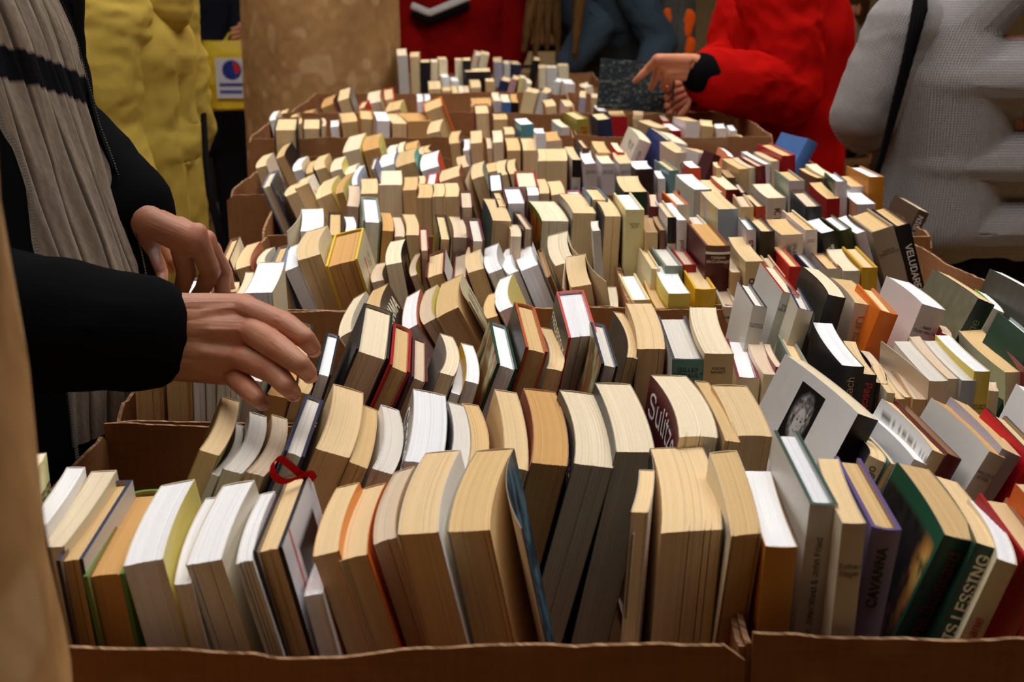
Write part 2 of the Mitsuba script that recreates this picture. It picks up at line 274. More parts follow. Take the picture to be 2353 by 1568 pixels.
    if name == 'redspot': return blend(z + rgb8(222, 212, 190), (170, 66, 52), ((np.abs(u - .28) < .09) & (np.abs(v - .13) < .05)) * 1.0)
    if name == 'redtitle':
        c = z + rgb8(222, 210, 188); c = blend(c, (204, 96, 70), ((v > .25) & (v < .34) & (u > .12) & (u < .88)) * 1.0); c = blend(c, (140, 132, 126), (np.abs(v - .13) < .03) * (np.abs(u - .5) < .2) * (n2 > .45) * 1.0)
        return blend(c, (196, 84, 66), (np.abs(v - .6) < .02) * (np.abs(u - .5) < .3) * .8)
    if name == 'orangelines': return blend(blend(z + rgb8(196, 132, 92), (150, 84, 46), ss(.25, .6, v) * .6), (120, 70, 44), (np.sin(v * 90) > .55) * (v > .12) * (n2 > .35) * .7)
    if name == 'script': return blend(z + rgb8(40, 37, 34), (120, 114, 104), (np.abs(v - .2 - .05 * np.sin(20 * u)) < .035) * (n2 > .4) * .8)
    if name == 'redfig': return blend(z + rgb8(226, 220, 206), (214, 110, 84), np.maximum(ss(1.15, .85, np.hypot((u - .45) / .12, (v - .16) / .07)), ss(1.15, .85, np.hypot((u - .5) / .15, (v - .36) / .10))))
    if name == 'gold': return blend(z + rgb8(30, 28, 24), (150, 120, 50), ss(.5, .62, n1) * (np.abs(v - .22) < .12))
    if name == 'blacklines': return blend(z + rgb8(202, 192, 158), (60, 56, 48), (np.sin(u * 70) > .2) * (n1 > .42) * (v > .1) * (v < .5) * (u > .25) * .8)
    if name == 'redlines':
        c = z + rgb8(206, 190, 156); c = blend(c, (190, 70, 50), (np.abs(u - .42) < .035) * (v > .1) * (v < .5) * (n2 > .4) * .9)
        return blend(c, (70, 64, 56), (np.sin(u * 110) > .3) * (u > .52) * (u < .86) * (v > .12) * (v < .55) * (n1 > .35) * .8)
    raise KeyError(name)

text_cache = {}
def lettering(text, height, bold):
    key = (text, bold)
    if key not in text_cache: text_cache[key] = text_mesh(text, 1.0, depth=0.02, bold=bool(bold))
    m = text_cache[key]; v = m.vertices * height; v = v - [(v[:, 0].min() + v[:, 0].max()) / 2, 0, 0]
    return v, m.faces, v[:, 0].max() - v[:, 0].min()
def place_text(mb, lines, org, ex, ey, maxw, maxh, col, bold, scale=1.0):
    """Stacks the lines around org: ex is the reading direction, ey the up direction of the letters; fits them into maxw x maxh."""
    nrm = np.cross(ex, ey); h = maxh / (1.38 * len(lines) - 0.38)
    ws = [lettering(t, 1.0, bold)[2] for t in lines]
    h = min(h, maxw / max(ws)) * scale
    for i, t in enumerate(lines):
        v, f, _ = lettering(t, h, bold)
        base = np.asarray(org) + np.asarray(ey) * (((len(lines) - 1) / 2 - i) * 1.38 * h - h * 0.37)
        mb.mesh(base + v[:, :1] * ex + v[:, 1:2] * ey + np.clip(v[:, 2:3], 0, 2.5e-4) * nrm, f, col)
    return h

def make_book(key, kind, tone, cover, opt, pose, seed):
    x, y, z, yaw, pit, rol, t, w, h, sh = pose
    rng = np.random.default_rng(seed); R = rotation(yaw, pit, rol); M = (R, np.array([x, y, z]))
    hard, spine_front = kind in 'HG', kind in 'SG'
    near = y < 1.5
    cv = colour(cover); bd = colour(opt['b']) if 'b' in opt else cv
    lc = colour(opt.get('l', cover)); rc = colour(opt.get('r', cover)); sc = colour(opt.get('sp', cover))
    bt = min(0.0026 if hard else 0.0007, t * .16); over = 0.0028 if hard else 0.0
    nv = 9; vy = np.linspace(0, 1, nv)
    bow = 0.0 if hard else (np.sign(rol) if abs(rol) > .1 else (-1 if spine_front else 1) * .45) * w * 0.045 * rng.uniform(.4, 1.25)
    if opt.get('bow'): bow = float(opt['bow']) * w
    off = sh * w * vy + bow * (1 - (2 * vy - 1) ** 2)
    # ---- pages: leaves grouped in thin upright slips
    n = int(np.clip((t - 2 * bt) / (0.00062 if near else 0.0016), 4, 56 if near else 20)); xs = np.linspace(-t / 2 + bt, t / 2 - bt, n + 1)
    jit = np.clip(np.cumsum(rng.normal(0, .35, n)) * .25 + rng.normal(0, .5, n), -1, 1)
    base = rgb8(*TONE[tone][0]); tint = 1 + rng.normal(0, .03) + 0 * base
    sag = rng.uniform(-.0016, .0026) if not hard else rng.uniform(-.0005, .0035)
    yf, yb = (over + bt if spine_front else over), w - (over if spine_front else bt)
    ys = yf + (yb - yf) * vy
    pg = MB()
    for i in range(n):
        a, b = xs[i], xs[i + 1]; um = ((a + b) / t); zt = -over + jit[i] * .00016 - .0002; zb = -h + over
        dy = -sag * (1 - um * um) * (-1 if not spine_front else 0) + jit[i] * .00016 + .0004 + .0002 * rng.random() + (.0007 if rng.random() < .06 else 0)
        yy = ys.copy(); yy[0] += max(dy, .0001)
        c = np.clip(base * tint * (1 + jit[i] * .03 + rng.normal(0, .028) - (.16 if rng.random() < .05 else 0)), 0, .95); c2 = c
        for j in range(nv - 1):
            o0, o1 = off[j], off[j + 1]
            pg.poly([[a + o0, yy[j], zt], [b + o0, yy[j], zt], [b + o1, yy[j + 1], zt], [a + o1, yy[j + 1], zt]], c if j % 3 else c2)
            if i == 0 or jit[i] > jit[i - 1]: pg.poly([[a + o0, yy[j], zt], [a + o1, yy[j + 1], zt], [a + o1, yy[j + 1], zb], [a + o0, yy[j], zb]], c)
            if i == n - 1 or jit[i] > jit[i + 1]: pg.poly([[b + o1, yy[j + 1], zt], [b + o0, yy[j], zt], [b + o0, yy[j], zb], [b + o1, yy[j + 1], zb]], c)
        pg.poly([[a + off[0], yy[0], zb], [b + off[0], yy[0], zb], [b + off[0], yy[0], zt], [a + off[0], yy[0], zt]], c2)
        pg.poly([[b + off[-1], yy[-1], zb], [a + off[-1], yy[-1], zb], [a + off[-1], yy[-1], zt], [b + off[-1], yy[-1], zt]], c)
        pg.poly([[a + off[0], yy[0], zb], [a + off[-1], yy[-1], zb], [b + off[-1], yy[-1], zb], [b + off[0], yy[0], zb]], c)
    put('pages', pg.shape('paper', M), key)
    # ---- cover: left board, spine, right board as one folded sheet
    fl, fr = math.tan(math.radians(float(opt.get('fl', 0)))), math.tan(math.radians(float(opt.get('fr', 0))))
    dist = (w * vy if spine_front else w * (1 - vy))
    curl = (dist / w) ** 2
    lx = -t / 2 + off - fl * dist * curl ** .3; rx = t / 2 + off + fr * dist * curl ** .3
    yy = w * vy
    L_out = np.stack([lx, yy], 1); R_out = np.stack([rx, yy], 1)
    L_in, R_in = L_out + [bt, 0], R_out - [bt, 0]
    mb = MB(); zt, zb = (0.0 if hard else .0004), -h
    if 'torn' in opt or cover == 'redjkt': zt = 0.0
    rimc = bd if hard else np.clip(cv * .5 + .3 * base, 0, 1) if cover not in ('black', 'blackpic') else cv
    band = opt.get('bandtop')
    endp = rgb8(214, 200, 170) if not hard else np.clip(bd * .4 + base * .35, 0, 1)
    for O, I, c, fl_ in ((L_out, L_in, lc, True), (R_out, R_in, rc, False)):
        for k in range(nv - 1):
            q = [[*O[k], zt], [*O[k + 1], zt], [*O[k + 1], zb], [*O[k], zb]]; mb.poly(q, c)
            q = [[*I[k], zt], [*I[k + 1], zt], [*I[k + 1], zb], [*I[k], zb]]; mb.poly(q, endp)
            mb.poly([[*O[k], zt], [*O[k + 1], zt], [*I[k + 1], zt], [*I[k], zt]], rimc)
            mb.poly([[*O[k], zb], [*O[k + 1], zb], [*I[k + 1], zb], [*I[k], zb]], rimc)
        e = -1 if spine_front else 0
        mb.poly([[*O[e], zt], [*I[e], zt], [*I[e], zb], [*O[e], zb]], rimc)
    # spine, slightly rounded
    ns = 9; s = np.linspace(-1, 1, ns); rb = min(.0035, t * .16) * (1 if hard else .6) * rng.uniform(.3, 1)
    j = 0 if spine_front else -1; sg = -1 if spine_front else 1
    mid = (lx[j] + rx[j]) / 2; hw = (rx[j] - lx[j]) / 2
    ysp = yy[j] + sg * rb * (1 - s * s) * (1 if not spine_front else 1) - (sg * rb if spine_front else 0) * 0
    So = np.stack([mid + hw * s, ysp], 1); Si = np.stack([mid + (hw - bt) * s, ysp - sg * bt], 1)
    segs = [(zt, zb, sc)] if not band else [(zt, -h * .16, colour(band)), (-h * .16, -h * .168, rgb8(210, 190, 40)), (-h * .168, zb, sc)]
    if opt.get('torn'): segs = [(zt, -h * .035, bd), (-h * .035, -h * .05, rgb8(226, 222, 214)), (-h * .05, zb, sc)]
    for k in range(ns - 1):
        for a, b, c in segs: mb.poly([[*So[k], a], [*So[k + 1], a], [*So[k + 1], b], [*So[k], b]], c)
        mb.poly([[*Si[k], zt], [*Si[k + 1], zt], [*Si[k + 1], zb], [*Si[k], zb]], endp)
        mb.poly([[*So[k], zt], [*So[k + 1], zt], [*Si[k + 1], zt], [*Si[k], zt]], rimc); mb.poly([[*So[k], zb], [*So[k + 1], zb], [*Si[k + 1], zb], [*Si[k], zb]], rimc)
    put('cover', mb.shape('cover_card', M), key)
    # ---- prints
    def face_pt(side, u, v, d):
        Yv = (1 - u) if side == 'l' else u; e = np.interp(Yv * w, yy, lx if side == 'l' else rx) + (-d if side == 'l' else d)
        return np.stack([e, Yv * w, -v * h], -1)
    for side, o in (('l', 'pl'), ('r', 'pr')):
        if o in opt:
            nm = opt[o]; reg = {'portrait': (.28, .58, .045, .40)}.get(nm, (0, 1, 0, 1)); nu, nw = (64, 84) if nm == 'portrait' else (30, 40)
            U, Vv = np.meshgrid(np.linspace(0, 1, nu), np.linspace(0, 1, nw), indexing='ij')
            c = np.clip(pict(nm, U, Vv), 0, 1); P = face_pt(side, reg[0] + (reg[1] - reg[0]) * U, reg[2] + (reg[3] - reg[2]) * Vv, .0003)
            i, jj = np.meshgrid(np.arange(nu - 1), np.arange(nw - 1), indexing='ij'); a = i * nw + jj
            F = np.stack([a, a + nw, a + nw + 1, a + 1], -1).reshape(-1, 4)
            k = put('cover_picture', mikit.ply((P.reshape(-1, 3) @ R.T + M[1], F), 'cover_card', color=c.reshape(-1, 3)), key)
            if nm == 'portrait': labels[k] = {'label': 'black and white photograph of a smiling curly-haired woman'}
    # ---- lettering
    if 't' in opt:
        tm = MB(); col = rgb8(*TXT[opt.get('tc', 'dk')]); lines = opt['t'].replace('_', ' ').split('|'); bold = opt.get('bold'); ts = float(opt.get('ts', 1)); tx = float(opt.get('tx', .06))
        X, Yv, Z = np.eye(3)
        if 'tf' in opt:
            sd = opt['tf']; mh = min(.026, h * .14); Lw = w * .86
            ex = -Yv if sd == 'l' else Yv
            e = (np.interp(w * .5, yy, lx) - .0004) if sd == 'l' else (np.interp(w * .5, yy, rx) + .0004)
            slope = (off[-1] - off[0]) / w; ex = ex + X * (-slope if sd == 'l' else slope)
            hh = place_text(tm, lines, [e, w * .5, -h * .05 - mh / 2], ex, Z, Lw, mh, col, bold)
            for a in range(len(tm.v)):                                  # the print follows the bend of the cover
                q_ = tm.v[a].copy(); n_ = (-1 if sd == 'l' else 1); pl_ = e + (q_[:, 1] - w * .5) * slope; dpt = (q_[:, 0] - pl_) * n_
                q_[:, 0] = np.interp(q_[:, 1], yy, lx if sd == 'l' else rx) + n_ * (.0003 + np.clip(dpt, 0, .0003)); tm.v[a] = q_
        else:
            yo = -rb - .0003 if spine_front else 0
            dirs = {'h': (X, Z), 'u': (Z, -X), 'd': (-Z, X)}
            tv = opt.get('tv', 'h'); ex, ey = dirs[tv]
            if tv == 'h':
                mh = min(.03, h * .16) if len(lines) == 1 else min(.045, h * .24); nl = len(lines)
                hh = place_text(tm, lines, [mid, yo, 0], ex, ey, t * .92, mh, col, bold, ts); tot = hh * (1.38 * nl - .38)
                for a in range(len(tm.v)): tm.v[a] = tm.v[a] + [0, 0, -h * tx - tot / 2]
            else:
                mw = h * (.84 - tx); hh = place_text(tm, lines, [mid, yo, 0], ex, ey, mw, t * .46, col, bold, ts)
                ext = np.vstack(tm.v)[:, 2].max()
                for a in range(len(tm.v)): tm.v[a] = tm.v[a] + [0, 0, -h * tx - ext]
            if 't2' in opt:
                n0 = len(tm.v); ex, ey = dirs[opt.get('tv2', tv if tv != 'h' else 'u')]
                t2v = opt.get('tv2', 'u'); place_text(tm, [opt['t2'].replace('_', ' ')], [mid, yo, -h * (.42 if t2v == 'h' else .66)], ex, ey, t * .85 if t2v == 'h' else h * .5, h * .1 if t2v == 'h' else t * .42, rgb8(*TXT[opt.get('tc2', 'redt')]), bold)
        put('lettering', tm.shape('cover_card', M), key)
    if 'ribbon' in opt:
        rb_ = MB(); c = rgb8(176, 20, 24) if opt['ribbon'] == 'r' else rgb8(30, 96, 60)
        if opt['ribbon'] == 'r': ctr = np.array([[0.002, w * .93, .000], [-.004, w * .86, .010], [-.012, w * .84, .020], [-.016, w * .80, .013], [-.010, w * .82, .004], [0.0, w * .88, .004], [.004, w * .95, -.004]])
        else: ctr = np.array([[t * .25, .004, -h * .45], [t * .26, -.003, -h * .55], [t * .2, -.004, -h * .62], [t * .27, -.005, -h * .72]])
        tt = np.linspace(0, len(ctr) - 1, 40); from_ = np.arange(len(ctr))
        from scipy.interpolate import CubicSpline
        cs = CubicSpline(from_, ctr)(tt); wd = np.array([.0022, .0, .0016])
        for k in range(len(cs) - 1):
            p, q = cs[k], cs[k + 1]
            for s_ in (0, 2e-4): rb_.poly([p - wd + [0, s_, 0], p + wd + [0, s_, 0], q + wd + [0, s_, 0], q - wd + [0, s_, 0]], c)
        put('ribbon_bookmark', rb_.shape('cloth_plain', M), key)

BOOKS = '''
P I paleyellow Al t=BEST-SELLERS tf=r tc=dk / -0.2975 0.6942 1.1075 0.254 -0.208 -0.028 0.0163 0.1083 0.1986 0.008
P W white Al / -0.2893 0.6872 1.0756 -0.048 0.016 -0.025 0.0128 0.1061 0.1853 -0.097
P I cream Al / -0.2774 0.6914 1.0675 -0.023 0.037 -0.071 0.0178 0.1098 0.1776 -0.032
H T navy Al r=greywhite l=greywhite / -0.2619 0.6799 1.0647 -0.002 0.02 -0.072 0.0164 0.1157 0.1751 -0.036
H O green Al ribbon=g / -0.2413 0.6757 1.0568 -0.054 0.016 -0.105 0.0248 0.124 0.167 -0.115
P W paleyellow Al l=white r=straw / -0.2144 0.6673 1.0689 0.045 -0.015 -0.18 0.0236 0.127 0.1765 -0.051
P W white Al / -0.1906 0.6614 1.0584 -0.057 0.059 -0.135 0.0104 0.1124 0.17 -0.126
P W cream Al r=creamgrey / -0.1782 0.6639 1.071 -0.064 0.065 -0.208 0.0221 0.1047 0.1829 -0.077
P W white Al / -0.1548 0.6641 1.0705 -0.005 -0.009 -0.239 0.0101 0.108 0.1817 -0.069
H C black Al l=pink r=white pr=redphoto ribbon=r / -0.1424 0.6702 1.0762 -0.06 0.016 -0.219 0.018 0.1137 0.189 -0.074
P W white Al noocc=1 / -0.1171 0.6713 1.0459 -0.081 -0.081 -0.23 0.0116 0.0929 0.1508 -0.094
P C orange Al / -0.11 0.6804 1.0684 -0.073 0.007 -0.274 0.0166 0.1061 0.1814 -0.078
P C orange2 Al / -0.0936 0.6775 1.0669 -0.003 -0.02 -0.274 0.018 0.1134 0.1788 -0.003
P P tan Al / -0.0758 0.6898 1.0719 0.205 -0.013 -0.256 0.0144 0.0979 0.1857 0.254
P C white Al / -0.0551 0.6789 1.0822 -0.288 0.068 -0.205 0.0263 0.1216 0.1934 -0.233
P T bluepic Al fr=9 l=cream pr=bluepic / -0.0255 0.6868 1.08 -0.292 0.058 -0.185 0.0278 0.1231 0.1906 -0.186
P C paleflap Al l=palegrey pl=redband / 0.0748 0.6811 1.0948 0.141 -0.123 0.081 0.0106 0.0967 0.1919 0.295
P C bluedark Al fl=7 pl=bluedark / 0.1062 0.6834 1.0813 0.267 -0.014 0.062 0.0401 0.1416 0.1853 0.345
P T cream Al / 0.1362 0.6708 1.0849 0.309 0.116 0.036 0.0199 0.1 0.1961 0.346
S W orangetan Ar t=quatorze_autour_de_sucre tv=u tc=dkbr tx=.3 ts=.6 / 0.1557 0.6659 1.0797 0.018 -0.006 0.03 0.0187 0.1175 0.1885 0.088
G W greywhite Ar b=dkgreen t=Dr._John_West_&_John_Fried tv=u tc=dk tx=.10 ts=.5 / 0.1813 0.6763 1.1019 -0.009 0.036 0.036 0.0167 0.1114 0.2117 -0.003
S C creamgrey Ar t=Esther|Sager tv=h tc=dk tx=.12 t2=Ligne tc2=magenta r=brown / 0.1932 0.6544 1.0997 0.038 -0.009 0.025 0.0137 0.1017 0.2079 0.135
G T lavender Ar b=purple t=CAVANNA tv=u tc=black tx=.06 bold=1 ts=.72 / 0.2197 0.6787 1.0858 -0.034 0.024 0.097 0.0177 0.1059 0.1953 0.002
S T tealgreen Ar t=Janine_Boissard tv=u tc=rust tx=.05 pl=sunset ts=.8 / 0.2682 0.6886 1.0742 0.061 0.157 0.254 0.0227 0.0839 0.187 -0.002
S C dkgreen Ar t=DORIS_LESSING tv=u tc=creamt tx=.03 bold=1 ts=.95 / 0.2806 0.6773 1.0742 0 -0.013 0.301 0.0169 0.1177 0.1839 0.119
S W cream Ar t=Toni_cane tv=u tc=redt tx=.2 / 0.2833 0.6573 1.0742 -0.088 -0.02 0.307 0.0122 0.0967 0.1868 0.091
G C red Ar / 0.3158 0.686 1.0627 0.19 0.198 0.244 0.0239 0.0682 0.179 0.127
S C orange2 Ar / 0.3335 0.6915 1.0737 0.19 0.169 0.141 0.0148 0.0601 0.1873 0.122
S I white Ar sp=blackred pl=portrait t=DECOTIGNY tv=u tc=creamt tx=.25 / 0.2675 0.8932 1.0771 0.153 0.094 0.38 0.0182 0.0997 0.1961 -0.233
S C creamblk Ar l=black t=ago tv=u tc=dk tx=.03 / 0.2557 0.8251 1.0704 -0.049 -0.147 0.418 0.0126 0.0962 0.175 0.149
P C teal Ar / 0.274 0.8474 1.0584 0.042 -0.081 0.439 0.0047 0.0912 0.1715 0.143
S W white Ar l=palegrey yy=.850 ro=26 / 0.2947 0.8492 1.0585 0.036 -0.041 0.439 0.0109 0.123 0.1784 0
S C cream Ar t=BELLES tv=u tc=mustard tx=.08 bold=1 l=greywhite pl=lines yy=.850 ro=26 / 0.3098 0.8532 1.0638 0.123 0.032 0.42 0.0134 0.1171 0.1862 0.104
G C maroon Ar t=Joseph|Kessel tv=h tc=creamt tx=.1 yy=.850 ro=26 / 0.3203 0.8522 1.0619 0.088 0.022 0.42 0.0124 0.1186 0.1849 0.071
S O greywhite Ar t=NICOLE|AVRIL tv=h tc=purplet tx=.08 yy=.850 ro=26 / 0.3481 0.8453 1.0656 0.052 0.016 0.446 0.0139 0.1125 0.1913 -0.001
S T lavgrey Ar yy=.850 ro=26 / 0.3608 0.8516 1.0648 0.022 0.025 0.443 0.0161 0.1081 0.1898 0.007
G C redjkt Ar b=black yy=.850 ro=26 / 0.3854 0.8509 1.0584 0.109 0.126 0.419 0.0214 0.082 0.1816 0.034
S W white Ar r=orange / 0.4047 0.8646 1.0725 0.013 0.077 0.314 0.0112 0.1012 0.1907 0.083
P C olive Al / -0.2157 0.8397 1.0695 0.199 0.074 0.419 0.0151 0.1104 0.193 0.136
P G grey Al / -0.2121 0.8377 1.0535 0.11 0.001 0.426 0.0063 0.1113 0.1754 0.06
P G grey Al / -0.1993 0.8364 1.0568 0.148 0.06 0.368 0.0144 0.1139 0.1765 0.124
P P tan Al / -0.1834 0.8366 1.0543 0.146 0.055 0.369 0.0132 0.1167 0.1741 0.127
H G navy Al / -0.1538 0.8348 1.0711 0.063 -0.009 0.416 0.0148 0.1299 0.1923 0.023
P C tan Al / -0.127 0.8347 1.0712 0.185 0.121 0.387 0.0256 0.1213 0.1914 0.166
P T tan Al / -0.1092 0.8341 1.0622 -0.004 0.002 0.405 0.0139 0.1169 0.1842 -0.048
P G white Al / -0.0918 0.8305 1.0591 0.099 0.079 0.374 0.0153 0.1164 0.1793 0.057
P W greybr Al t=Conseils tf=l tc=white / -0.063 0.8291 1.0648 0.132 0.124 0.269 0.0272 0.1242 0.179 0.112
P G dkgrey Al / -0.0387 0.8258 1.0646 0.024 0.062 0.291 0.014 0.1121 0.1805 -0.026
P T tan Al / -0.0254 0.8308 1.0619 0.13 0.07 0.186 0.0139 0.1158 0.1743 0.061
P C tan Al / 0.0026 0.8269 1.0621 0.114 0.178 0.219 0.0183 0.1161 0.1772 0.047
P O redbrown Al / 0.0263 0.8291 1.065 0.198 0.142 0.198 0.0271 0.1223 0.1777 0.164
P I dkgrey Al t=BENOITE_GROULT tf=l tc=creamt / 0.0576 0.8295 1.0638 0.157 0.16 0.2 0.0297 0.1146 0.1768 0.103
P I dkgrey Al t=BENOITE_GROULT tf=l tc=creamt / 0.088 0.8392 1.0706 0.312 0.151 0.137 0.0312 0.1117 0.1822 0.248
P I maroon Al t=Sulitzer tf=l tc=white / 0.1314 0.8338 1.0833 0.257 0.088 0.104 0.0306 0.1157 0.1929 0.197
P T tan Al / 0.1558 0.8347 1.0799 0.066 0.083 0.15 0.0112 0.1087 0.1915 0.003
P C tan Ar / 0.173 0.8482 1.0786 0.122 0.133 0.064 0.0284 0.0837 0.1891 0.07
P T tan Bl / -0.314 1.0383 1.0709 0.088 0.051 0.045 0.0239 0.113 0.1807 -0.107
P T tan Bl / -0.2877 1.0388 1.0687 0.083 0.041 0.044 0.0219 0.1136 0.1786 -0.103
P W white Bl / -0.2705 1.0379 1.0669 0.099 0.031 0.047 0.01 0.1132 0.177 -0.075
P G grey Bl / -0.2602 1.0376 1.065 0.1 0.008 0.049 0.0084 0.1134 0.1752 -0.059
P G grey Bl / -0.2459 1.0384 1.0625 0.164 0.026 0.099 0.017 0.1064 0.1722 0.019
P G palegreen Bl / -0.2203 1.0234 1.0633 0.099 -0.018 0.197 0.0138 0.1108 0.1726 -0.021
P O brown Bl / -0.1961 1.0017 1.0566 0.113 0.119 0.277 0.0187 0.0872 0.1699 0.023
P T tan Bl / -0.1783 1.0095 1.0569 0.118 0.071 0.309 0.0125 0.0571 0.1737 0.029
H C black Bl r=white / -0.1889 1.078 1.066 0.056 -0.019 0.316 0.0172 0.1194 0.1823 -0.072
H W black Bl / -0.1618 1.0354 1.066 0.098 0.012 0.34 0.0132 0.1214 0.1845 0.027
H I black Bl / -0.1212 1.0489 1.0796 0.194 0.112 0.399 0.0303 0.128 0.2004 0.148
H T red Bl r=white / -0.0969 1.0409 1.069 0.031 -0.002 0.424 0.0188 0.1264 0.1923 -0.037
H P maroonbr Bl / -0.0798 1.0382 1.0598 0.129 0.027 0.399 0.0149 0.1263 0.1816 0.066
P I greybr Bl / -0.0564 1.0357 1.0649 0.095 0.041 0.323 0.0132 0.1112 0.1823 0.044
P W white Bl / -0.0487 1.03 1.0494 0.053 0.015 0.329 0.0085 0.1013 0.1676 0.021
P W mustard Bl / -0.0348 1.0351 1.0575 0.09 0.014 0.29 0.0124 0.1127 0.1733 0.019
H W dkgreen Bl pl=leaf / -0.0038 1.0429 1.0701 0.083 0.02 0.345 0.0187 0.1298 0.1882 0.012
H T rust Bl pl=darktext r=olive / 0.022 1.0565 1.0812 0.094 0.055 0.274 0.0204 0.1305 0.1961 0.021
P C tan Bl l=greywhite / 0.0369 1.0522 1.0635 0.075 0.054 0.228 0.0143 0.1152 0.1769 0.031
H W redb Bl l=dkgrey t=FREDERIQUE tf=l tc=creamt bold=1 / 0.0646 1.0966 1.0814 0.467 0.265 0.054 0.0308 0.0843 0.1976 0.378
H G navyd Bl pl=leaf / 0.0827 1.015 1.0801 0.035 0.046 0.216 0.0143 0.1133 0.1934 0.007
P C dkgrey Bl / 0.1049 1.0525 1.0742 0.049 0.094 0.192 0.0105 0.1154 0.1872 0.021
P C tan Bl / 0.1219 1.0577 1.0808 0.088 0.103 0.032 0.0252 0.1148 0.1911 0.084
G G teal Br b=dkgrey t=GILLES|PERRAULT tv=h tc=black tx=.04 l=greywhite / 0.1499 1.0251 1.0819 -0.06 0.025 -0.012 0.0273 0.1293 0.192 -0.05
S I creamtan Br t=ANDRE|BARRET tv=h tc=dk tx=.06 ts=.55 / 0.1755 1.0221 1.0876 -0.036 0.059 0.002 0.0249 0.126 0.1978 -0.005
G W cream Br bx=B t=SIMONE|FORET tv=h tc=redt tx=.12 b=maroon2 / 0.2016 1.0242 1.0655 -0.006 -0.033 0.034 0.02 0.1373 0.1708 0.09
S P cream Br / 0.221 1.0217 1.069 0.008 -0.026 0.064 0.0141 0.1126 0.1761 0.069
S P maroon2 Br / 0.2291 1.0301 1.073 -0.018 -0.089 0.071 0.0069 0.1044 0.1742 0.075
G C sage Br bx=B / 0.2466 1.0325 1.0769 -0.094 -0.108 0.118 0.0146 0.1333 0.1738 0.027
S W blackpic Br t=auerbach tv=u tc=tant tx=.05 ts=.7 / 0.2882 1.0169 1.078 0.004 0.031 0.064 0.0194 0.1247 0.188 0.029
S C black Br t=Pascal tv=d tc=redt tx=.04 bold=1 / 0.303 1.0186 1.07 -0.121 -0.027 0.079 0.0128 0.1123 0.1774 -0.015
S P black Br t=nurrelle tv=u tc=rust tx=.04 bx=B / 0.3182 1.0322 1.0576 -0.179 -0.036 0.108 0.0102 0.1102 0.1651 -0.047
S C cream Br bx=B / 0.3197 1.0087 1.0569 -0.086 0.028 0.073 0.0069 0.0734 0.1677 0.007
S C tan Br bx=B / 0.327 1.0055 1.0526 -0.008 0.056 -0.018 0.0072 0.0842 0.1634 0.023
S P tan Br bx=B / 0.3394 1.021 1.0488 -0.013 -0.014 0.018 0.0079 0.1094 0.1577 0.041
S P tan Br bx=B / 0.3459 1.0128 1.0498 -0.107 0.045 0.018 0.0111 0.0893 0.1604 -0.024
S G beige Br fl=6 pl=silhouette t=P._DANINOS tv=h tc=dk tx=.12 / 0.3596 1.0103 1.0671 -0.013 0.03 -0.018 0.0154 0.1088 0.1773 -0.006
S P cream Br / 0.3752 1.0189 1.0662 0.025 0.069 -0.013 0.0099 0.1052 0.1768 0.005
S G greyblue Br t=P._PERNOS tv=h tc=dk tx=.14 / 0.3859 1.0129 1.0666 0.001 0.067 -0.002 0.0123 0.0984 0.1772 -0.022
S W yellow2 Br t=PHILIPPE|BOUVARD tv=h tc=dk tx=.16 / 0.397 1.0146 1.0742 -0.042 0.034 -0.009 0.0135 0.0995 0.1843 -0.054
S P cream Br bx=B / 0.411 1.0204 1.0547 -0.232 -0.033 0.01 0.0083 0.0302 0.1642 0.048
S T cream Br l=palegreen / 0.4457 1.0583 1.0599 -0.097 -0.048 -0.091 0.0221 0.1629 0.1624 -0.005
G G maroon2 Br bx=B / 0.4482 1.0344 1.0679 -0.071 -0.044 -0.102 0.0096 0.1227 0.1744 0.061
G I greywhite Br b=red t=DORE|MULLEN tv=h tc=dk tx=.06 t2=CONSTANTIN tc2=redt tv2=u / 0.276 1.2095 1.0927 0.048 0.017 0.234 0.0182 0.1286 0.2065 0.067
G G greywhite Br b=navyd t=FLORENCE|ABOULKER tv=h tc=dk tx=.08 / 0.2293 1.1266 1.1014 0.008 -0.055 0.17 0.0135 0.1304 0.204 0.073
G G creamgrey Br b=navy t=P.G._Wodehouse tv=h tc=bluet tx=.18 / 0.2725 1.1315 1.097 -0.012 -0.048 0.241 0.0146 0.1314 0.1999 0.119
S I black Br pl=darktext / 0.311 1.1704 1.0995 0.024 0.019 0.205 0.0176 0.1143 0.2118 0.022
S T creampink Br t=IL_AU_SUD tv=u tc=oranget tx=.06 / 0.3439 1.1866 1.0876 0.015 -0.007 0.142 0.0221 0.1114 0.1965 0.048
G C orangeb Br t=ROBERT|PAYNE tv=h tc=dk tx=.62 / 0.3558 1.1495 1.0895 0.078 0.048 0.28 0.019 0.0977 0.2057 0.124
S W whitepink Br t=Jean|Guerreschi tv=h tc=dk tx=.1 / 0.4113 1.1895 1.0838 0.074 0.041 0.284 0.0255 0.1015 0.1981 0.014
S C darkteal Br pl=hat t=Jacqueline tv=u tc=grt tx=.1 / 0.4745 1.2215 1.081 0.049 0.018 0.403 0.0187 0.1177 0.2029 -0.019
S W limegreen Br sp=greywhite / 0.4859 1.2174 1.0728 -0.141 -0.042 0.401 0.0119 0.1072 0.1891 0.049
S W dkgrey Br pl=greytext / 0.5292 1.217 1.0869 0.052 -0.002 0.311 0.014 0.1178 0.2036 0.013
G W dkgreen Br / 0.4653 1.062 1.0835 0.053 0.033 0.359 0.0166 0.1069 0.1964 0.14
S P redd Br / 0.4203 1.1723 1.0606 -0.128 -0.074 0.316 0.0106 0.062 0.1713 0.116
H C brown Cl r=cream / -0.3345 1.4359 1.0736 0.095 0.021 -0.303 0.0129 0.126 0.1905 -0.019
P C terracotta Cl / -0.3131 1.434 1.0667 0.051 0.051 -0.287 0.0185 0.1143 0.1816 -0.034
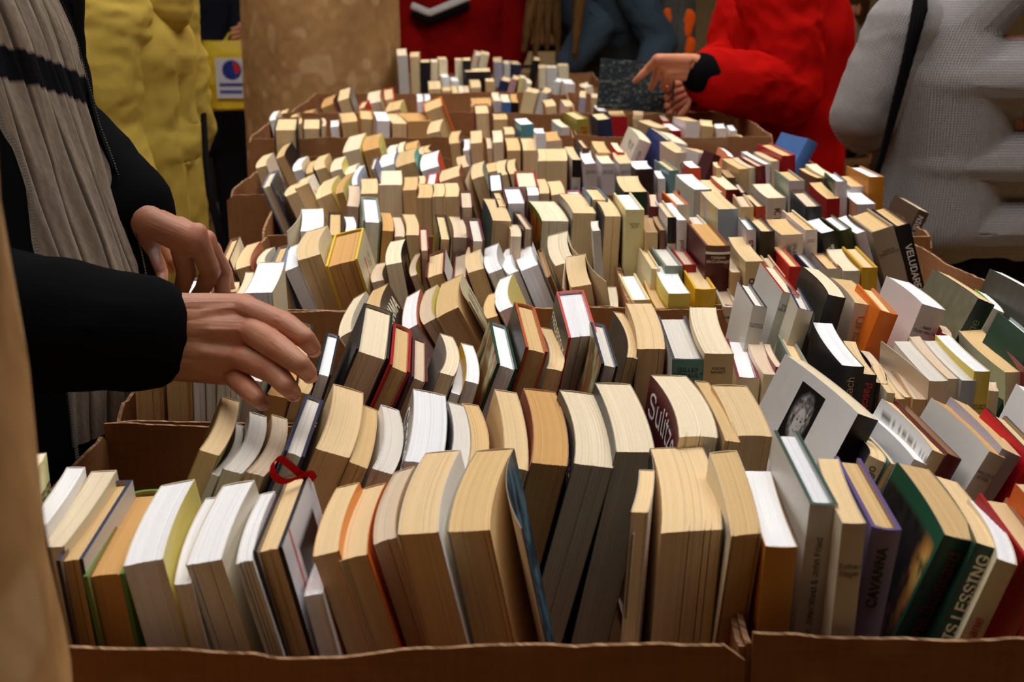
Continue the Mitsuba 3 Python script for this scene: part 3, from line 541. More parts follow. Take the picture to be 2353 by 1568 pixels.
P I creamgrey Cl / -0.2907 1.4348 1.0695 0.066 -0.025 -0.262 0.0108 0.1118 0.1803 -0.034
H T greyblue3 Cl / -0.2741 1.4352 1.0717 0.041 -0.031 -0.236 0.0144 0.124 0.1796 -0.068
P W white Cl / -0.2558 1.4301 1.0666 0.095 0.04 -0.37 0.0171 0.1153 0.186 -0.017
P C cream Cl / -0.2357 1.4345 1.0791 0.072 0.088 -0.282 0.0278 0.1158 0.193 0.011
H O yellow3 Cl r=creamgrey pr=redlines / -0.1972 1.4231 1.0753 -0.009 0.122 -0.253 0.0383 0.1191 0.188 -0.054
P W cream Bl / -0.258 1.2432 1.0849 0.091 0.03 -0.02 0.0292 0.1225 0.1942 0.021
P I cream Bl / -0.2795 1.2408 1.0779 0.055 0.019 0.012 0.0093 0.1131 0.1876 -0.026
P C cream Bl / -0.2842 1.242 1.0864 0.114 -0.148 0 0.0081 0.1094 0.1823 -0.066
H W brown Bl / -0.3293 1.2423 1.0762 0.073 -0.029 0.039 0.044 0.1143 0.1829 -0.081
P I creamgrey Bl / -0.1709 1.2439 1.0403 0.072 0.049 -0.523 0.0159 0.1183 0.1697 0.102
P T darkbr Bl t=PANAMA tf=r tc=creamt bold=1 / -0.1429 1.2468 1.0616 -0.007 0.024 -0.449 0.0196 0.1102 0.1855 -0.03
P W terracotta Bl / -0.1045 1.2479 1.046 0.066 0.059 -0.531 0.0184 0.1137 0.176 0.028
P P straw Bl / -0.0843 1.2465 1.0539 0.098 0.041 -0.5 0.0151 0.1104 0.1827 0.065
P T cream Bl fr=6 pr=blacklines / -0.0655 1.2451 1.0635 0.025 0.058 -0.476 0.0261 0.1142 0.1856 0.021
P T tan Bl / -0.0199 1.2313 1.0626 -0.005 0.023 -0.299 0.0123 0.09 0.1788 0.001
P W straw Bl / -0.0055 1.2434 1.0677 0.06 0.024 -0.408 0.0161 0.1179 0.1896 0.061
P P tan Cl / -0.1556 1.426 1.0525 0.056 -0.04 -0.224 0.0147 0.115 0.1604 0
P I black Cl pr=gold / -0.1362 1.4229 1.0743 0.191 0.006 -0.155 0.0201 0.1127 0.1816 0.149
P P yellow2 Cl / -0.1139 1.4286 1.0589 0.001 0.034 -0.341 0.0086 0.1042 0.1776 -0.016
H C maroon Cl r=greywhite bx=C / -0.0876 1.3953 1.0678 0.061 0.09 -0.314 0.0233 0.0837 0.1841 0.028
H P maroon Cl bx=C / -0.0608 1.4318 1.056 0.025 0.015 -0.306 0.0192 0.1248 0.169 -0.006
P C cream Cl / -0.0407 1.4011 1.0708 0.014 0.072 -0.302 0.0191 0.1062 0.1862 -0.023
P W grey Cl / -0.0187 1.4168 1.0667 0.08 0.085 -0.367 0.0174 0.0971 0.1863 0.026
P W white Cl / 0.0023 1.4338 1.0606 0.043 0.015 -0.367 0.0125 0.1261 0.1804 0.007
P W white Cl / 0.0211 1.4668 1.0592 0.042 0.031 -0.374 0.0218 0.1299 0.1778 -0.006
H B tanbrown Cl / 0.0429 1.4535 1.0523 0.058 0.016 -0.385 0.0065 0.135 0.1747 0.006
P I cream Cl fr=5 / 0.0657 1.5086 1.0551 0.056 0.159 -0.267 0.0264 0.1023 0.1636 -0.003
P C creampink Cl fr=9 fl=5 bx=C / 0.0791 1.3983 1.0539 -0.009 0.116 -0.17 0.0247 0.106 0.1597 -0.022
P I cream Cl bx=C / 0.1147 1.4189 1.0171 -0.048 0.03 -0.032 0.0174 0.1077 0.1286 0.009
P W cream Cl fl=8 / -0.258 1.5983 1.0772 0.129 0.057 -0.01 0.0295 0.1195 0.1871 -0.011
H T black Cl / -0.2274 1.5943 1.0747 0.065 0.02 0.026 0.0191 0.1322 0.1848 -0.063
P W white Cl / -0.2081 1.5976 1.0769 0.116 -0.024 0.035 0.0133 0.1126 0.184 -0.027
H W sage Cl / -0.1796 1.6005 1.0897 0.122 0.055 0.091 0.0231 0.1341 0.1998 -0.012
P O brown Cl / -0.1595 1.5959 1.0777 0.071 0.015 0.095 0.0151 0.1146 0.1876 -0.057
P P tan Cl / -0.1447 1.5955 1.0701 0.087 0.03 0.04 0.0132 0.1139 0.18 -0.042
P C tan Cl / -0.1278 1.5907 1.0731 0.077 0.048 0.023 0.0169 0.1141 0.183 -0.044
H P maroon2 Cl / -0.1027 1.4506 1.0854 0.045 0.029 -0.019 0.0108 0.1145 0.1942 -0.034
H C black Cl l=olive / -0.08 1.486 1.0916 0.073 0.017 0.075 0.0147 0.1339 0.2009 -0.026
P P tan Cl r=tanbrown / -0.0653 1.5603 1.0762 0.079 0.048 0.049 0.0173 0.1114 0.1859 -0.022
H G maroon Cl / -0.0406 1.4805 1.0898 0.092 0.072 0.037 0.0166 0.1001 0.1948 0.006
P C darksage Cl / -0.0128 1.5995 1.0902 0.107 0.071 0.06 0.025 0.1139 0.1995 -0.021
P P tan Cl / 0.0048 1.5265 1.0848 0.019 -0.037 0.043 0.0136 0.0909 0.1909 -0.02
H P darkbr Cl / 0.0207 1.5604 1.0887 0.023 0.012 0.029 0.0113 0.1025 0.1987 -0.112
P I limeoliv Cl pl=orangefig / 0.0578 1.6595 1.0781 0.125 0.075 0.038 0.0368 0.1058 0.1876 -0.031
P C greybr Cl bx=C / 0.0961 1.6514 1.0904 0.116 0.053 0.039 0.0316 0.1146 0.1994 -0.019
S G grey Cl / 0.0989 1.4527 1.1063 -0.047 -0.101 -0.082 0.0093 0.1306 0.2022 0.001
P C dkgrey Cl bx=C / 0.1298 1.6038 1.0951 0.05 0.031 0.034 0.0215 0.1249 0.2043 -0.025
G W paleyel Cr t=EMMANUEL|MAITRE|BACHE tv=h tc=dk tx=.08 ts=.6 t2=L_une_a_deux_tranchees tc2=rust tv2=u / 0.1559 1.5815 1.1079 0.03 -0.005 -0.008 0.0239 0.1319 0.217 -0.01
S B tan Cr / 0.1763 1.5648 1.0817 -0.014 0.015 -0.012 0.0151 0.1101 0.1915 0.038
S B brown Cr / 0.1899 1.5626 1.0849 -0.019 0.002 -0.006 0.0069 0.1086 0.1949 -0.007
G C blackwhite Cr t=mourir tv=u tc=dk tx=.3 bandtop=black / 0.2004 1.5618 1.1021 -0.012 -0.021 -0.019 0.0106 0.1355 0.209 -0.017
S W whitepink Cr t=Perraud tv=u tc=dk tx=.12 / 0.2126 1.5536 1.0995 -0.018 0.018 -0.028 0.0111 0.1127 0.2091 -0.039
G P maroon Cr / 0.1891 1.6584 1.0979 -0.057 -0.012 0.003 0.0141 0.1215 0.2062 0.027
G G orange2 Cr sp=creamgrey / 0.2227 1.6343 1.105 0.015 -0.036 -0.043 0.0184 0.1308 0.2101 -0.006
S W greywhite Dr l=cream pl=redspot / 0.2782 1.825 1.0924 0.062 0.028 -0.011 0.0256 0.1224 0.2021 -0.035
S C greyblue2 Cr pl=pastel / 0.2742 1.5824 1.1084 0.023 0.018 -0.034 0.0247 0.1221 0.2177 -0.021
G G cream Cr / 0.2417 1.5886 1.0869 -0.029 -0.084 -0.046 0.0174 0.1233 0.1874 0.012
G O maroonj Cr b=brown t=Colleen|McCullough tv=h tc=creamt tx=.06 torn=1 / 0.2394 1.4365 1.0926 -0.012 0.023 -0.005 0.0286 0.132 0.2027 -0.055
S C creamtan Cr t=AJAR tv=u tc=dk tx=.1 / 0.2768 1.4051 1.0806 -0.018 0.021 -0.029 0.0212 0.1263 0.1904 -0.011
S P tan Cr bx=C / 0.2576 1.4162 1.0651 -0.105 -0.025 -0.024 0.0106 0.0919 0.1731 0.005
G C cream2 Cr bx=C / 0.1714 1.4656 1.0583 0.08 0.012 0.058 0.0105 0.1133 0.1685 0.042
G G sage Cr bx=C / 0.1917 1.459 1.0633 0.01 0.003 -0.019 0.0212 0.1073 0.1736 -0.041
G P crimson Cr bx=C / 0.2114 1.467 1.0627 0.03 -0.003 -0.019 0.0162 0.1137 0.1729 -0.002
S W yellow2 Cr t=PIERRE|SEMBRAT tv=h tc=dk tx=.4 ts=.6 bx=C / 0.19 1.3893 1.0468 0.015 0.105 -0.014 0.0247 0.096 0.158 -0.044
G C gold Cr b=gold bx=C / 0.2196 1.3903 1.0526 0.001 0.05 -0.017 0.0238 0.1129 0.1634 -0.045
G W paleyel Cr bx=C / 0.1491 1.4145 1.0332 -0.002 0.002 -0.044 0.0215 0.1314 0.144 -0.039
S T orangetan Cr bx=C / 0.17 1.3904 1.0286 0.011 0.056 -0.022 0.0106 0.1132 0.1399 -0.023
G P creamgrey Cr t=SIMENON tv=h tc=black tx=.08 bold=1 bx=C / 0.2473 1.381 1.0342 0.019 0.12 -0.021 0.0169 0.0862 0.1465 -0.001
G C redb Cr bx=C / 0.3228 1.4047 1.0749 -0.013 -0.016 -0.021 0.0133 0.1319 0.1831 0.016
G P tan Cr bx=C / 0.3049 1.3927 1.0658 0.062 0.098 -0.059 0.0105 0.0791 0.1762 0.011
G G navy Cr bx=C / 0.3479 1.4166 1.0687 -0.004 -0.022 -0.057 0.0101 0.1346 0.1766 0.03
G T maroon Cr sp=creamgrey l=creamgrey bx=C / 0.3684 1.4096 1.0711 -0.046 -0.056 -0.047 0.0189 0.1302 0.1746 0.037
S I creamgrey Cr / 0.3868 1.4017 1.0705 -0.06 -0.003 -0.042 0.0187 0.1182 0.1801 0.015
G C mustard Cr bx=C / 0.407 1.4013 1.0748 -0.051 -0.008 -0.033 0.018 0.1172 0.184 0.008
G W greypink Cr b=dkgreen t=FILS tv=u tc=black tx=.06 bold=1 / 0.287 1.4903 1.1005 -0.001 -0.044 -0.046 0.0113 0.1224 0.2055 0.058
G C darkolive Cr b=darkteal / 0.3068 1.4925 1.0981 0.001 -0.034 -0.037 0.0183 0.1334 0.2036 0.031
S T creampink Cr t=ANDRE|FRAYNE tv=u tc=greyt tx=.05 / 0.3421 1.5138 1.0895 -0.019 -0.033 -0.054 0.026 0.1202 0.1952 0.016
G T whitepink Cr b=cream t=EVELYN|ANTHONY tv=h tc=dk tx=.06 t2=le_prince tc2=redt tv2=h ts=.8 / 0.3672 1.5235 1.0939 0.002 -0.004 -0.049 0.0146 0.1344 0.2033 -0.006
S W black Cr t=ELIA|KAZAN tv=u tc=white tx=.08 bold=1 / 0.3879 1.5228 1.0908 -0.057 -0.025 -0.239 0.017 0.1334 0.2013 0.004
G W darkolive2 Cr t=Michel|OTTEY tv=h tc=grt tx=.2 / 0.4159 1.551 1.0885 -0.065 -0.063 -0.268 0.0157 0.1343 0.1958 0.007
S W greypink Cr / 0.4323 1.5379 1.0871 -0.05 -0.032 -0.326 0.0113 0.1236 0.2025 0.014
G T tangrey Cr t=ANNE_ET|SERGE_GOLON tv=h tc=dk tx=.13 t2=AMOUREUSE tc2=dk tv2=h / 0.4585 1.538 1.0918 -0.016 -0.028 -0.339 0.0279 0.1307 0.2061 0.02
G T black Cr r=white t=VELUDARES tv=d tc=white tx=.12 bold=1 / 0.483 1.5372 1.097 -0.064 -0.019 -0.298 0.0177 0.1373 0.2106 -0.009
S P darkbr Dr t=HOUDIN tv=u tc=white tx=.05 bx=D / 0.6155 1.8626 1.0534 -0.024 -0.017 0.388 0.0172 0.1396 0.1706 0.008
S I creampink Dr t=K._Berg tv=d tc=dk tx=.08 bold=1 ts=.7 / 0.3871 1.8296 1.0793 -0.009 0.005 -0.039 0.0268 0.1236 0.189 -0.006
G C redyel Cr b=navyd / 0.319 1.6026 1.1081 -0.019 -0.048 -0.071 0.0123 0.1393 0.2119 0.032
G P tan Cr / 0.2995 1.5907 1.11 -0.054 -0.042 -0.038 0.0165 0.1239 0.2147 0.034
G P darkteal Cr sp=black / 0.3913 1.621 1.1048 0.001 -0.017 -0.044 0.0214 0.1288 0.2124 0.061
S T red Dr / 0.4697 1.8288 1.0784 -0.017 0.033 -0.058 0.0191 0.1228 0.1883 -0.005
S W greypink Dr pl=orangelines / 0.5105 1.8001 1.0755 -0.018 0.028 -0.043 0.0267 0.1104 0.1853 0
G T sage2 Dr sp=greypink t=LORRAINE|PUBLIC tv=h tc=redt tx=.06 / 0.4146 1.8288 1.105 -0.03 -0.033 -0.035 0.0228 0.1318 0.2104 0.015
S T brown Dr / 0.4852 1.9804 1.0846 0.005 -0.026 -0.028 0.0106 0.1218 0.1913 -0.007
S I cream Dr t=GARE tv=u tc=dk tx=.06 bold=1 / 0.5006 1.9815 1.0875 0.014 0.007 -0.061 0.0182 0.1236 0.1972 0
G W dkgreen Dr sp=greypink / 0.4832 1.8435 1.1015 -0.087 -0.052 -0.05 0.0177 0.1307 0.2049 0.029
S T greypink Dr / 0.5212 1.8846 1.0869 -0.012 -0.003 -0.043 0.0239 0.1016 0.1955 0.025
G W orangebr Dr / 0.5391 1.8591 1.1058 -0.028 -0.035 -0.027 0.0229 0.1434 0.2035 -0.003
S G blue Er / 0.5809 2.4462 1.0821 0.154 -0.047 0.463 0.0236 0.1288 0.2048 -0.045
G T redd Er / 0.4745 2.1677 1.094 0.082 0.023 -0.07 0.0242 0.1358 0.2038 -0.041
S C creampink Er / 0.4524 2.1679 1.0839 0.046 -0.006 -0.064 0.0138 0.123 0.1929 -0.02
S W white Er / 0.4386 2.1676 1.0788 0.095 0.038 -0.063 0.0103 0.1262 0.189 -0.05
G P darkred Dr / 0.39 1.976 1.1044 0.041 -0.018 -0.109 0.0142 0.1336 0.2125 -0.001
S P cream Dr / 0.378 1.984 1.1002 0.029 -0.01 -0.065 0.01 0.1236 0.2086 -0.018
S T tan Dr / 0.3653 1.9837 1.0984 0.031 -0.011 -0.069 0.0158 0.1264 0.2065 -0.023
S I yellow Fr / 0.5032 2.6369 1.0462 0.158 0.189 0.377 0.0109 0.068 0.167 -0.166
S W salmon Er / 0.3758 2.1719 1.091 -0.015 -0.007 0.286 0.0107 0.1219 0.2061 0.01
G C maroonbr Dr / 0.3503 2.148 1.0971 0.551 0.122 0.358 0.0165 0.0194 0.2196 -0.442
S C tan Dr / 0.3213 1.9541 1.1045 -0.007 -0.071 -0.047 0.0076 0.1163 0.2071 0.099
S B brown Dr / 0.3435 1.9671 1.0872 -0.047 -0.022 -0.027 0.0131 0.0975 0.1949 0.009
S C creampink Er t=CARE tv=d tc=dk tx=.08 / 0.2945 2.1829 1.0966 0.07 0.044 -0.046 0.0232 0.1124 0.2061 -0.07
S C whitepink Er t=Lettres tv=d tc=dk tx=.2 / 0.3326 2.1604 1.0976 0.181 0.061 0.145 0.0269 0.0403 0.2082 -0.47
S I blue2 Er / 0.3025 2.4462 1.0835 0.097 0.047 0.356 0.0103 0.1266 0.2045 -0.074
S I white Er / 0.325 2.4459 1.0777 0.07 0.035 0.211 0.0287 0.1264 0.189 -0.07
S I whitepink Er pl=redtitle t=GENEVOIX tv=u tc=dk tx=.1 ts=.55 / 0.2569 2.4462 1.0818 0.044 0.061 0.377 0.0249 0.1231 0.2015 -0.039
G C maroonbr El l=black / 0.1312 2.2366 1.0971 0.019 -0.006 0.085 0.0117 0.1343 0.2063 -0.028
P C tan El / 0.0703 2.1919 1.0809 0.049 0.054 -0.002 0.0513 0.1108 0.1906 0.057
S T tan Er / 0.1644 2.2445 1.0875 0.105 0.03 0.049 0.0239 0.131 0.1943 0.078
S I redb Er / 0.1941 2.2472 1.088 0.001 0.008 0.076 0.013 0.1199 0.1974 -0.03
S C blackwhite El t=pessi tv=u tc=dk tx=.25 bandtop=black / 0.1126 2.1976 1.0818 0.046 0.044 0.01 0.0153 0.1281 0.1917 -0.019
S W greypink Er t=MAURICE|DENUZIERE tv=h tc=dkgreent tx=.06 / 0.134 2.1517 1.0819 0.012 0.075 -0.083 0.019 0.0998 0.1912 -0.02
S I greypink Er t=MAURICE|DENUZIERE tv=h tc=dkgreent tx=.06 / 0.165 2.1615 1.0807 0.012 0.021 -0.022 0.0227 0.123 0.1908 -0.012
S C greypink Er t=MAURICE|DENUZIERE tv=h tc=dkgreent tx=.06 / 0.1957 2.1606 1.081 0.007 0.028 -0.046 0.0244 0.1153 0.1909 -0.015
S W darkbr2 Dr / 0.2065 1.9656 1.1009 -0.024 -0.045 -0.041 0.027 0.128 0.2048 0.012
S W whitepink Dr / 0.2339 1.9609 1.0868 -0.035 -0.034 -0.027 0.0111 0.1044 0.1933 0.01
G C tealgrey Dr / 0.2545 1.9803 1.0969 0.026 -0.021 -0.048 0.0153 0.1404 0.2036 -0.03
S W orangered Dr / 0.2862 1.9661 1.1027 -0.025 -0.06 -0.052 0.0161 0.1222 0.2054 0.012
S C dkgreen Dr / 0.1807 1.8287 1.0885 0.012 0.032 -0.01 0.034 0.1217 0.1983 -0.005
S C cream Dr / 0.3001 1.8298 1.0874 -0.035 -0.014 -0.001 0.0157 0.1247 0.1956 -0.035
S I redpat Dr l=salmon / 0.3251 1.848 1.0884 0.023 0.016 -0.023 0.0192 0.1179 0.1981 -0.021
G P navyd Dr / 0.3353 1.8128 1.0902 -0.048 -0.055 -0.116 0.0084 0.1291 0.195 0.04
P T brown El / 0.0034 2.4235 1.0671 0.04 0.08 -0.005 0.0264 0.115 0.1777 -0.008
P C tan El / 0.0339 2.4266 1.0669 0.034 0.072 -0.003 0.0257 0.1142 0.1774 -0.005
S O creampink El t=M tv=h tc=dk tx=.08 ts=.4 / 0.0797 2.4343 1.0842 0.032 0.013 -0.097 0.032 0.1254 0.1935 -0.001
S W white El / 0.0556 2.43 1.0989 0.018 -0.039 -0.011 0.0187 0.1189 0.2039 0.002
P C tan Fl / -0.0053 2.6763 1.0667 0.032 0.016 -0.023 0.0213 0.1124 0.1767 -0.008
P I tan El / -0.0273 2.4194 1.0832 0.026 0.073 -0.063 0.0191 0.1148 0.193 -0.003
P P tan El / -0.043 2.4185 1.0719 0.032 0.046 -0.048 0.0101 0.1135 0.182 -0.014
P C tan El / -0.0689 2.4144 1.0825 0.023 0.079 -0.084 0.0227 0.1157 0.1924 -0.003
P W white El / -0.0875 2.4145 1.0686 0.024 0.057 -0.091 0.0124 0.1142 0.1791 -0.002
P T brown El / -0.1089 2.4047 1.0833 0.02 0.074 -0.114 0.0197 0.1155 0.1934 0.013
P C tan Fl / -0.1655 2.6764 1.0703 0.011 0.097 -0.243 0.0291 0.1172 0.1829 0.025
P G grey El / -0.2252 2.3897 1.0664 0.024 0.019 -0.157 0.0188 0.1095 0.1773 -0.019
P I cream El / -0.209 2.3919 1.0677 0.055 0.042 -0.203 0.0113 0.1131 0.1804 -0.002
P O tan El / -0.1901 2.3928 1.0743 0.048 -0.009 -0.227 0.024 0.1128 0.1851 -0
P T seagreen El / -0.1827 2.1673 1.0782 0.059 0.07 -0.297 0.0351 0.1154 0.1914 0.02
P W blue3 El / -0.2172 2.1763 1.0746 0.069 0.041 -0.309 0.029 0.1141 0.189 0.031
H I blue4 Dl / -0.2219 2.004 1.098 0.03 -0.014 -0.31 0.0075 0.1335 0.2079 -0.038
P I straw El / -0.3042 2.3924 1.0712 0.084 0.106 -0.239 0.0336 0.1197 0.1833 0.079
P O straw El / -0.2658 2.3894 1.0739 0.082 0.105 -0.233 0.0319 0.1156 0.1859 0.036
P I straw El / -0.3051 2.1863 1.0652 0.05 0.058 -0.267 0.0214 0.114 0.179 -0.013
P C tan El / -0.3317 2.185 1.0681 0.078 0.072 -0.295 0.0204 0.1137 0.1833 -0.006
P T darkbr El / -0.3509 2.1846 1.0613 0.076 0.04 -0.314 0.0135 0.1136 0.1782 -0.009
P W cream El / -0.3713 2.1853 1.0656 0.057 0.059 -0.288 0.017 0.1135 0.1809 -0.012
P T blackbr El / -0.4335 2.3624 1.0631 0.069 0.122 -0.402 0.0176 0.0898 0.1855 0.071
P C creampink El / -0.4349 2.1856 1.0713 0.066 0.057 -0.276 0.0192 0.1134 0.1858 -0.004
H I blue4 Dl r=black pr=script / -0.3912 1.9976 1.0701 0.065 0.028 -0.362 0.0175 0.1297 0.1896 -0.032
P C tan Dl / -0.3472 1.972 1.0606 0.091 -0.013 -0.4 0.0191 0.1139 0.1785 -0.021
P C white Dl pr=redfig / -0.3365 2.0131 1.067 0.061 -0.017 -0.401 0.0234 0.1081 0.1842 -0.016
P C straw Dl / -0.3021 2.0125 1.0501 0.199 0.035 -0.382 0.0283 0.1066 0.1661 0.19
P O straw Dl / -0.2743 1.9942 1.0584 0.02 0.092 -0.266 0.0128 0.1183 0.1716 0.049
P I cream El / -0.2791 2.1809 1.0614 0.054 -0.011 -0.343 0.021 0.1075 0.1764 -0.017
P W bluewhite Dl / -0.2497 1.997 1.0706 0.05 0.112 -0.172 0.009 0.1164 0.1819 0.039
P P greybr Dl / -0.2365 1.8536 1.0625 0.041 0.097 0.08 0.0181 0.116 0.1732 -0.06
P C tan Dl / -0.2116 1.8548 1.0815 0.073 0.035 -0.005 0.0253 0.1138 0.1911 -0.036
P I cream Dl / -0.1937 1.9957 1.0711 0.048 0.046 -0.003 0.0374 0.1147 0.1812 -0.046
P T brown Dl / -0.1627 1.9903 1.064 0.011 0.038 -0.048 0.0231 0.107 0.1741 -0.041
P C tan Dl / -0.1452 2.0128 1.0696 0.054 -0.037 -0.089 0.0106 0.1109 0.1758 -0.017
P T tan Dl / -0.1291 1.8444 1.0773 0.046 0.017 -0.013 0.0212 0.112 0.1869 -0.017
P C tan Dl / -0.1096 1.844 1.079 0.035 0.007 -0.013 0.017 0.1123 0.1886 -0.015
P C tan Dl / -0.0913 1.8745 1.0735 0.038 0.019 -0.018 0.0214 0.1127 0.1833 -0.014
H P maroonbr Cl / -0.0598 1.6577 1.0992 0.026 -0.006 -0.009 0.0186 0.1217 0.2083 -0.023
P C redbrown Dl / -0.1015 2.0569 1.071 0.048 0.103 -0.321 0.0352 0.0689 0.1846 0.052
P C tan El / -0.0806 2.1433 1.0773 0.073 0.107 -0.238 0.0169 0.0782 0.1918 -0.044
P C sage Dl fl=6 / -0.0544 2.0194 1.0792 0.065 0.051 -0.304 0.0211 0.1121 0.1945 0.05
P T tan El / -0.0346 2.1706 1.0657 0.013 -0.014 -0.192 0.0183 0.1111 0.1758 -0.002
P C tan El / -0.0167 2.1669 1.06 0.009 0.073 -0.192 0.0192 0.1155 0.1721 0.001
P C brown El / 0.0035 2.168 1.0625 0.033 0.066 -0.2 0.015 0.1145 0.1749 0.006
H W black Dl / -0.0234 1.8868 1.0832 0.045 0.022 -0.106 0.0212 0.1306 0.1933 0.012
H W redb Dl / -0.1298 2.0091 1.0716 0.024 -0.018 -0.218 0.0174 0.127 0.1818 -0.009
P W orangered El l=seagreen / -0.1407 2.1672 1.0713 0.084 0.084 -0.285 0.0326 0.1165 0.1846 0.039
P P tan El / -0.1686 2.3921 1.065 0.047 -0.007 -0.215 0.0093 0.1107 0.1769 -0.015
P T brown El / -0.1573 2.3956 1.0677 0.063 -0.015 -0.252 0.0127 0.112 0.1797 -0.015
H I crimson Dl / 0.0238 1.9219 1.0827 0.054 0.067 -0.008 0.0325 0.0995 0.1931 0.016
H W maroon Cl / 0.0058 1.6634 1.1033 0.031 0.007 -0.014 0.0271 0.114 0.2129 -0.028
P W maroon Dl / 0.0316 1.8611 1.0782 0.032 0.011 -0.02 0.0176 0.1208 0.1877 -0.005
P C tan Dl / 0.0488 1.8905 1.0758 0.036 0.031 -0.01 0.0155 0.1132 0.1856 -0.001
P C tan Dl / 0.0698 1.8907 1.0738 0.061 0.018 -0.073 0.0215 0.1123 0.1834 0.03
H W crimson Dl bx=D / 0.097 1.8908 1.0665 -0.015 -0.06 -0.044 0.0228 0.1269 0.1693 -0.01
H C steelblue Cl / 0.118 1.6917 1.1034 0.067 -0.001 0.033 0.0241 0.0879 0.2128 -0.009
H C black Cl / -0.0129 1.6678 1.0987 0.059 -0.005 -0.015 0.0138 0.1124 0.2079 -0.027
H C black El / -0.4369 2.4497 1.1051 0.147 0.063 0.003 0.0431 0.1236 0.2151 0.017
P C tan Fl / -0.4686 2.8063 1.0738 0.098 -0.003 0.029 0.0068 0.115 0.1836 -0.061
H C black Fl / -0.4221 2.6762 1.0805 0.097 0.039 0.001 0.0382 0.1315 0.1908 -0.044
P P tan Fl / -0.4218 2.8466 1.0637 0.102 0.039 0.028 0.0082 0.1132 0.1741 -0.053
P W orange Fl / -0.3976 2.8461 1.0624 0.102 0.01 -0.087 0.0187 0.1117 0.1726 -0.03
P T tan Fl / -0.3625 2.8371 1.0739 0.113 0.069 -0.07 0.0347 0.1161 0.1835 -0.072
H T orangebr Fl / -0.3055 2.6765 1.1004 0.074 0.025 0.062 0.0294 0.131 0.2098 -0.054
P W grey Fl / -0.2879 2.847 1.0753 0.116 0.075 0.027 0.0293 0.1078 0.1853 -0.063
P C tan Fl / -0.2527 2.8613 1.0677 0.154 0.071 0.022 0.0324 0.1198 0.1779 -0.114
P O tan Fl / -0.2079 2.8631 1.0726 0.176 0.05 -0.004 0.0528 0.1156 0.1826 -0.127
P T straw Gl / -0.2863 3.0637 1.0751 0.044 0.082 -0.228 0.0364 0.1165 0.1862 0.047
P W cream Fl / -0.5355 2.8498 1.0767 0.072 0.07 -0.206 0.0146 0.1139 0.1893 -0.016
P C olive Gl / -0.5478 3.0639 1.0624 0.106 0.032 -0.276 0.018 0.1128 0.1769 -0.029
P T tan Fl / -0.4919 2.8981 1.0792 0.06 -0.037 -0.22 0.0164 0.1067 0.1849 -0.089
P O tan Gl / -0.4928 3.0638 1.0605 0.041 0.038 -0.202 0.0269 0.1124 0.1717 -0.025
P O maroon Gl / -0.4818 3.3349 1.0586 0.09 0.101 -0.377 0.0343 0.1162 0.1757 0.045
H C black Gl r=greybr / -0.4191 3.1777 1.0923 0.091 0.11 -0.288 0.035 0.1358 0.207 0.005
H C redb Gl / -0.3608 3.064 1.0841 0.037 0.011 -0.278 0.02 0.1315 0.199 -0.009
P I tan Gl / -0.3577 3.335 1.0666 0.121 0.15 -0.209 0.0339 0.1191 0.179 0.022
H C redb Gl / -0.3054 3.1789 1.0929 0.109 0.094 -0.209 0.0265 0.1352 0.2054 -0.002
P W white Gl / -0.2406 3.3351 1.0692 0.06 0.075 -0.04 0.0151 0.1143 0.1795 -0.023
P W white Gl / -0.2218 3.3351 1.0711 0.052 0.06 -0.037 0.0139 0.1137 0.1812 -0.023
P C tan Hl / -0.2161 3.5789 1.08 0.06 0.103 -0.034 0.0347 0.1156 0.1905 -0.016
H T orange2 Fl / -0.1767 2.8742 1.1012 0.074 0.052 -0.358 0.0458 0.131 0.2169 -0.01
P T yellow2 Hl / -0.1834 3.579 1.075 0.052 0.002 -0.032 0.0235 0.1122 0.1847 -0.025
P C tan Hl / -0.1585 3.5788 1.0686 0.064 0.084 -0.022 0.0168 0.1148 0.1791 -0.031
P I tan Hl / -0.1412 3.5792 1.0682 0.051 0.09 -0.023 0.0168 0.1153 0.1788 -0.023
P P tan Hl / -0.1259 3.5789 1.069 0.04 0.084 -0.024 0.0144 0.1147 0.1795 -0.017
P C tan Hl / -0.1014 3.5785 1.0837 0.048 0.112 -0.028 0.0286 0.1102 0.1944 -0.023
S W white Hl / -0.1942 3.7833 1.0955 0.064 0.009 -0.03 0.0219 0.1294 0.2053 -0.033
S W white Hl / -0.1631 3.7183 1.0901 0.043 0.016 -0.019 0.0211 0.1208 0.1999 -0.024
H C maroon Fl / -0.0666 2.8663 1.0922 0.043 0.035 -0.046 0.0348 0.1306 0.2017 -0.008
P O tan Gl / -0.0777 3.1763 1.0744 0.085 0.074 -0.017 0.0503 0.1135 0.1843 0.047
P T brown Fl / -0.0264 2.8664 1.0761 0.028 0.001 -0.026 0.0323 0.1121 0.1855 -0.011
S W tealblue Fl / 0.0322 2.6765 1.0873 0.079 -0.011 -0.064 0.0269 0.1226 0.1952 -0.031
S I whitepink Fl / 0.1125 2.6763 1.081 0.096 0.023 -0.025 0.0175 0.1228 0.1909 -0.039
G C oliveyel Fr t=ENA tv=d tc=redt tx=.08 bold=1 / 0.1478 2.6801 1.0984 0.114 0.018 -0.108 0.0251 0.1376 0.2083 -0.054
G C navy Fr / 0.1942 2.68 1.0977 0.065 -0.001 -0.116 0.0309 0.1288 0.2071 -0.001
S T redd Fr / 0.243 2.8822 1.0809 -0.008 -0.008 -0.015 0.0356 0.1245 0.1897 0
P C tan Fr / 0.2844 2.8824 1.0763 -0.054 0.054 -0.05 0.0232 0.1136 0.186 0.045
S C tan Fr / 0.3197 2.6862 1.0788 0.194 0.022 -0.03 0.0268 0.1245 0.1885 -0.052
S W redd Fr / 0.3462 2.6736 1.0745 0.036 0.002 -0.013 0.0197 0.1207 0.1845 -0.017
